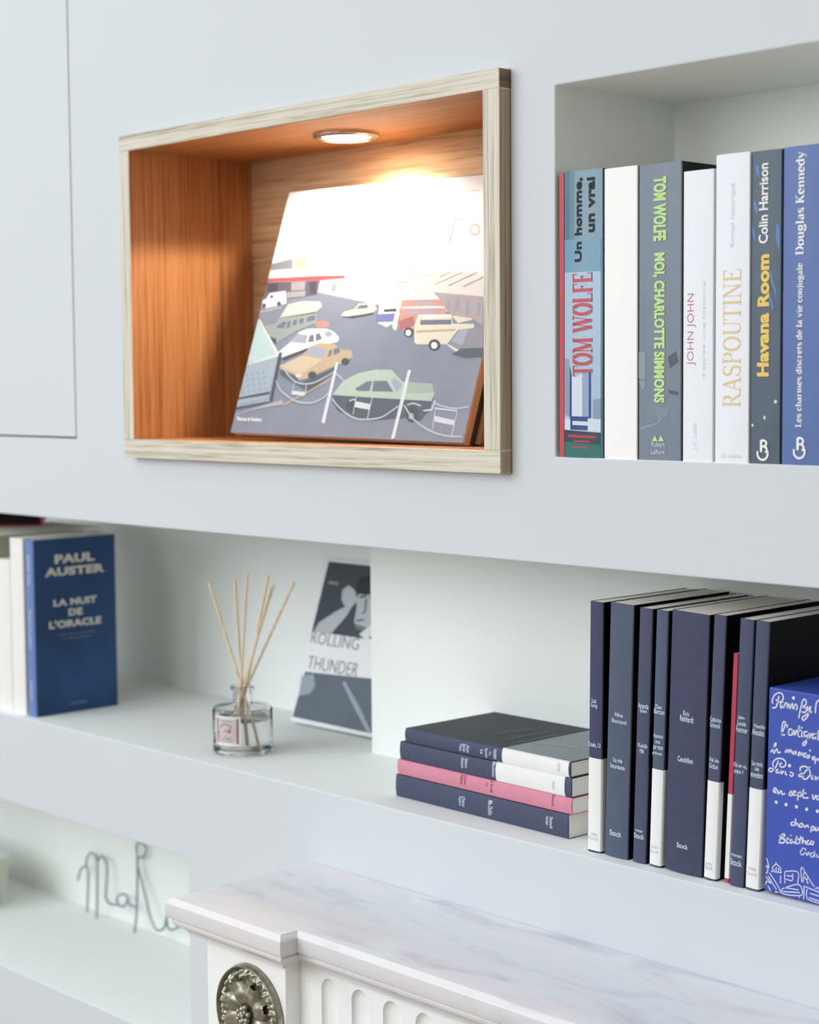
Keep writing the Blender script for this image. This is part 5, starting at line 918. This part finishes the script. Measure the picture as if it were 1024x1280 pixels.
# ================================================================== low niche: papers and wire word
def low_niche():
    z = 0.9078; cx = -1.155
    cream = mat('pamphlet_cream', (222, 224, 214), rough=0.7); pg = paper('page_edges_low', (214, 218, 206), 'z', 1200)
    hs = (0.017, 0.014, 0.015, 0.012, 0.014); off = (0.0, 0.004, 0.008, 0.013, 0.016); lab = ('lowest', 'second lowest', 'middle', 'second highest', 'highest large')
    for k, h in enumerate(hs):
        t = thing('pale_paperback', lab[k] + ' pale paperback of the flat pile in the low niche', 'book', (cx + off[k] - 0.012, 0.075 - 0.002 * (k % 2), z), (0, 0, math.radians(-2 + k)), 'flat pile in the low niche')
        bm = bmesh.new(); add_box(bm, -0.11, 0.11, 0, 0.07, 0, 0.0008); add_box(bm, -0.11, 0.11, 0, 0.07, h - 0.0008, h); add_box(bm, -0.11, -0.1092, 0, 0.07, 0.0008, h - 0.0008); from_bm('cover', bm, cream, t)
        bm = bmesh.new(); add_box(bm, -0.1092, 0.1092, 0.0006, 0.0694, 0.0008, h - 0.0008); from_bm('page_block', bm, pg, t)
        z += h + 0.0003
    t = thing('small_booklet', 'small cream booklet on top of the flat pile in the low niche', 'book', (cx - 0.03, 0.080, z), (0, 0, 0), 'flat pile in the low niche')
    bm = bmesh.new(); add_box(bm, -0.09, 0.095, 0, 0.06, 0, 0.010, bevel=0.001); from_bm('cover', bm, mat('booklet_buff', (220, 214, 196)), t)
    bm = bmesh.new()
    for s in DATA['wire']: tube(bm, smooth_line(s, 6), 0.00145, 8)
    tag(from_bm('wire_word', bm, mat('wire_grey', (128, 144, 148), rough=0.35, metal=0.6), None, smooth=50), 'grey wire bent into handwritten letters leaning in the low niche', 'wire lettering')
low_niche()

# ================================================================== marble mantelpiece
def mantel():
    t = thing('marble_mantelpiece', 'white veined marble fireplace mantelpiece projecting below the long shelf', 'mantelpiece', (0, 0, 0))
    MT = marble('marble_top', (226, 228, 233), (194, 195, 206), (232, 226, 225), 0.22, 7.0)
    MW = marble('marble_white', (252, 253, 254), (234, 236, 240), (252, 252, 251), 0.3, 9.0)
    XR = 1.45
    prof = [(1.1610, 0.0120), (1.1607, 0.0085), (1.1598, 0.0050), (1.1588, 0.0042), (1.1572, 0.0016), (1.1550, 0.0002), (1.1440, 0.0), (1.1412, 0.0012), (1.1395, 0.0040), (1.1385, 0.0052), (1.1372, 0.0040), (1.1350, 0.0046), (1.1325, 0.0075), (1.1295, 0.0125), (1.1270, 0.0150), (1.1240, 0.0158)]
    def outline(i):
        xl, yf, yr, xj = -0.2150 + i, -0.1790 + i, -0.1595 + i, -0.0423 - i
        return [(xl, -0.0006), (xl, yf), (xj, yf), (xj, yr), (XR - 0.173 + i, yr), (XR - 0.173 + i, yf), (XR - i, yf), (XR - i, -0.0006)]
    bm = bmesh.new(); rings = [[bm.verts.new((x, y, z)) for x, y in outline(i)] for z, i in prof]
    for a, b in zip(rings, rings[1:]):
        n = len(a)
        for k in range(n): bm.faces.new((a[k], b[k], b[(k + 1) % n], a[(k + 1) % n]))
    bm.faces.new(rings[0]); bm.faces.new(list(reversed(rings[-1])))
    bmesh.ops.recalc_face_normals(bm, faces=bm.faces[:])
    from_bm('mantel_shelf', bm, MT, t, smooth=30)
    # two pilasters with bronze medallions
    def pil(x0, x1):
        bm = bmesh.new(); add_box(bm, x0, x1, -0.1525, -0.0008, 0.0, 1.1242, bevel=0.0012)
        return from_bm('pilaster', bm, MW, t)
    p1 = pil(-0.1850, -0.0675); p2 = pil(XR - 0.1480, XR - 0.0300)
    medallion(p1, -0.1172, -0.1525, 1.0650, 0.0470)
    medallion(p2, XR - 0.0890, -0.1525, 1.0650, 0.0470)
    # fluted frieze: a plate with round-headed slots over a backing slab
    cu = bpy.data.curves.new('frieze', 'CURVE'); cu.dimensions = '2D'; cu.fill_mode = 'BOTH'; cu.extrude = 0.0004
    def spl(pts):
        s = cu.splines.new('POLY'); s.points.add(len(pts) - 1); s.use_cyclic_u = True
        for k, (a, b) in enumerate(pts): s.points[k].co = (a, b, 0, 1)
    xl, xr = -0.0674, XR - 0.1485; spl([(xl, 0.86), (xr, 0.86), (xr, 1.1240), (xl, 1.1240)])
    n = 30; x = -0.0266
    for k in range(n):
        r = 0.0115; top = 1.1155 - r
        spl([(x + r, 0.93), (x + r, top)] + arc(x, top, r, r, 0, 180, 14)[1:-1] + [(x - r, top), (x - r, 0.93)]); x += 0.0409
    o = bpy.data.objects.new('frieze', cu); COL.objects.link(o); dg = bpy.context.evaluated_depsgraph_get(); dg.update()
    me = bpy.data.meshes.new_from_object(o.evaluated_get(dg)); bpy.data.objects.remove(o)
    me.transform(Matrix.Translation((0, -0.1348, 0)) @ Matrix.Rotation(math.pi / 2, 4, 'X')); me.materials.clear(); me.name = 'frieze'
    link('frieze', me, MW, t)
    bm = bmesh.new(); add_box(bm, xl, xr, -0.1285, -0.0008, 0.86, 1.1240)
    x = -0.0266; r = 0.0118
    for k in range(n):                                          # hollow channels with rounded heads
        rows = []; top = 1.1155 - 0.0115
        for z, s in [(0.93, 1.0), (top, 1.0)] + [(top + r * math.sin(math.radians(a)), math.cos(math.radians(a))) for a in range(10, 90, 10)] + [(top + r, 0.02)]:
            rows.append([bm.verts.new((x - r * s * math.cos(math.radians(p)), -0.1350 + 0.0055 * s * math.sin(math.radians(p)), z)) for p in range(0, 181, 15)])
        for p, q in zip(rows, rows[1:]):
            for m in range(len(p) - 1): bm.faces.new((p[m], p[m + 1], q[m + 1], q[m])).smooth = True
        x += 0.0409
    from_bm('frieze_backing', bm, MW, t)

def medallion(parent, cx, cy, cz, R):
    bronze = mat('aged_bronze', (158, 154, 138), rough=0.32, metal=0.75, vary=0.35, scale=140)
    dark = mat('aged_bronze_dark', (134, 128, 112), rough=0.5, metal=0.25, vary=0.4, scale=200)
    put = lambda x, y, z: (cx + x, cy - y, cz + z)
    def relief(nm, f, r0, r1, nr, na, m):
        bm = bmesh.new(); rows = []
        for i in range(nr + 1):
            r = r0 + (r1 - r0) * i / nr
            rows.append([bm.verts.new(put(r * math.cos(2 * math.pi * k / na), f(r / R, 2 * math.pi * k / na), r * math.sin(2 * math.pi * k / na))) for k in range(na)])
        for a, b in zip(rows, rows[1:]):
            for k in range(na): bm.faces.new((a[k], a[(k + 1) % na], b[(k + 1) % na], b[k]))
        bmesh.ops.recalc_face_normals(bm, faces=bm.faces[:])
        return from_bm(nm, bm, m, parent, smooth=60)
    med = relief('bronze_medallion', lambda r, a: 0.003 + 0.0015 * math.cos(8 * a) * (1 - r) if r < 0.985 else 0.0, 0.0005, R, 14, 96, dark)
    med['label'] = 'round aged bronze medallion with leaf relief'
    def sub(nm, f, r0, r1, nr, na, m):
        o = relief(nm, f, r0, r1, nr, na, m); o.parent = med; return o
    sub('rim', lambda r, a: 0.0066 * math.sin(math.pi * min(max((r - 0.905) / 0.095, 0), 1)) + 0.0008, R * 0.905, R, 10, 120, bronze)
    sub('wreath', lambda r, a: 0.0034 + 0.0055 * math.sin(math.pi * min(max((r - 0.66) / 0.24, 0), 1)) * (0.55 + 0.45 * math.sin(26 * a + 22 * r) * math.cos(13 * a - 9 * r)), R * 0.66, R * 0.90, 14, 260, bronze)
    for k in range(8):
        a0 = 2 * math.pi * k / 8 + math.pi / 8
        bm = bmesh.new(); rows = []
        for i in range(15):
            u = i / 14; r = R * (0.16 + 0.50 * u); hw = R * (0.05 + 0.19 * math.sin(math.pi * min(u * 0.86 + 0.08, 1)) ** 0.8)
            row = []
            for j in range(9):
                v = j / 4 - 1
                hgt = 0.0045 + 0.0060 * math.sin(math.pi * u * 0.9) * (1 - 0.75 * v * v) + 0.0012 * abs(math.sin(5 * v)) + 0.003 * max(0, u - 0.75) * 4
                x, zz = r, v * hw
                row.append(bm.verts.new(put(x * math.cos(a0) - zz * math.sin(a0), hgt if abs(v) < 0.99 else 0.0035, x * math.sin(a0) + zz * math.cos(a0))))
            rows.append(row)
        for p, q in zip(rows, rows[1:]):
            for j in range(8): bm.faces.new((p[j], p[j + 1], q[j + 1], q[j]))
        bmesh.ops.recalc_face_normals(bm, faces=bm.faces[:])
        from_bm('petal', bm, bronze, med, smooth=70)
    bm = bmesh.new()
    for k in range(13):
        a, rr = k * 2.4, R * 0.055 * math.sqrt(k)
        bmesh.ops.create_icosphere(bm, subdivisions=2, radius=R * 0.062, matrix=Matrix.Translation(put(rr * math.cos(a), 0.0105 - 0.09 * rr, rr * math.sin(a))))
    from_bm('seed_boss', bm, bronze, med, smooth=60)
mantel()
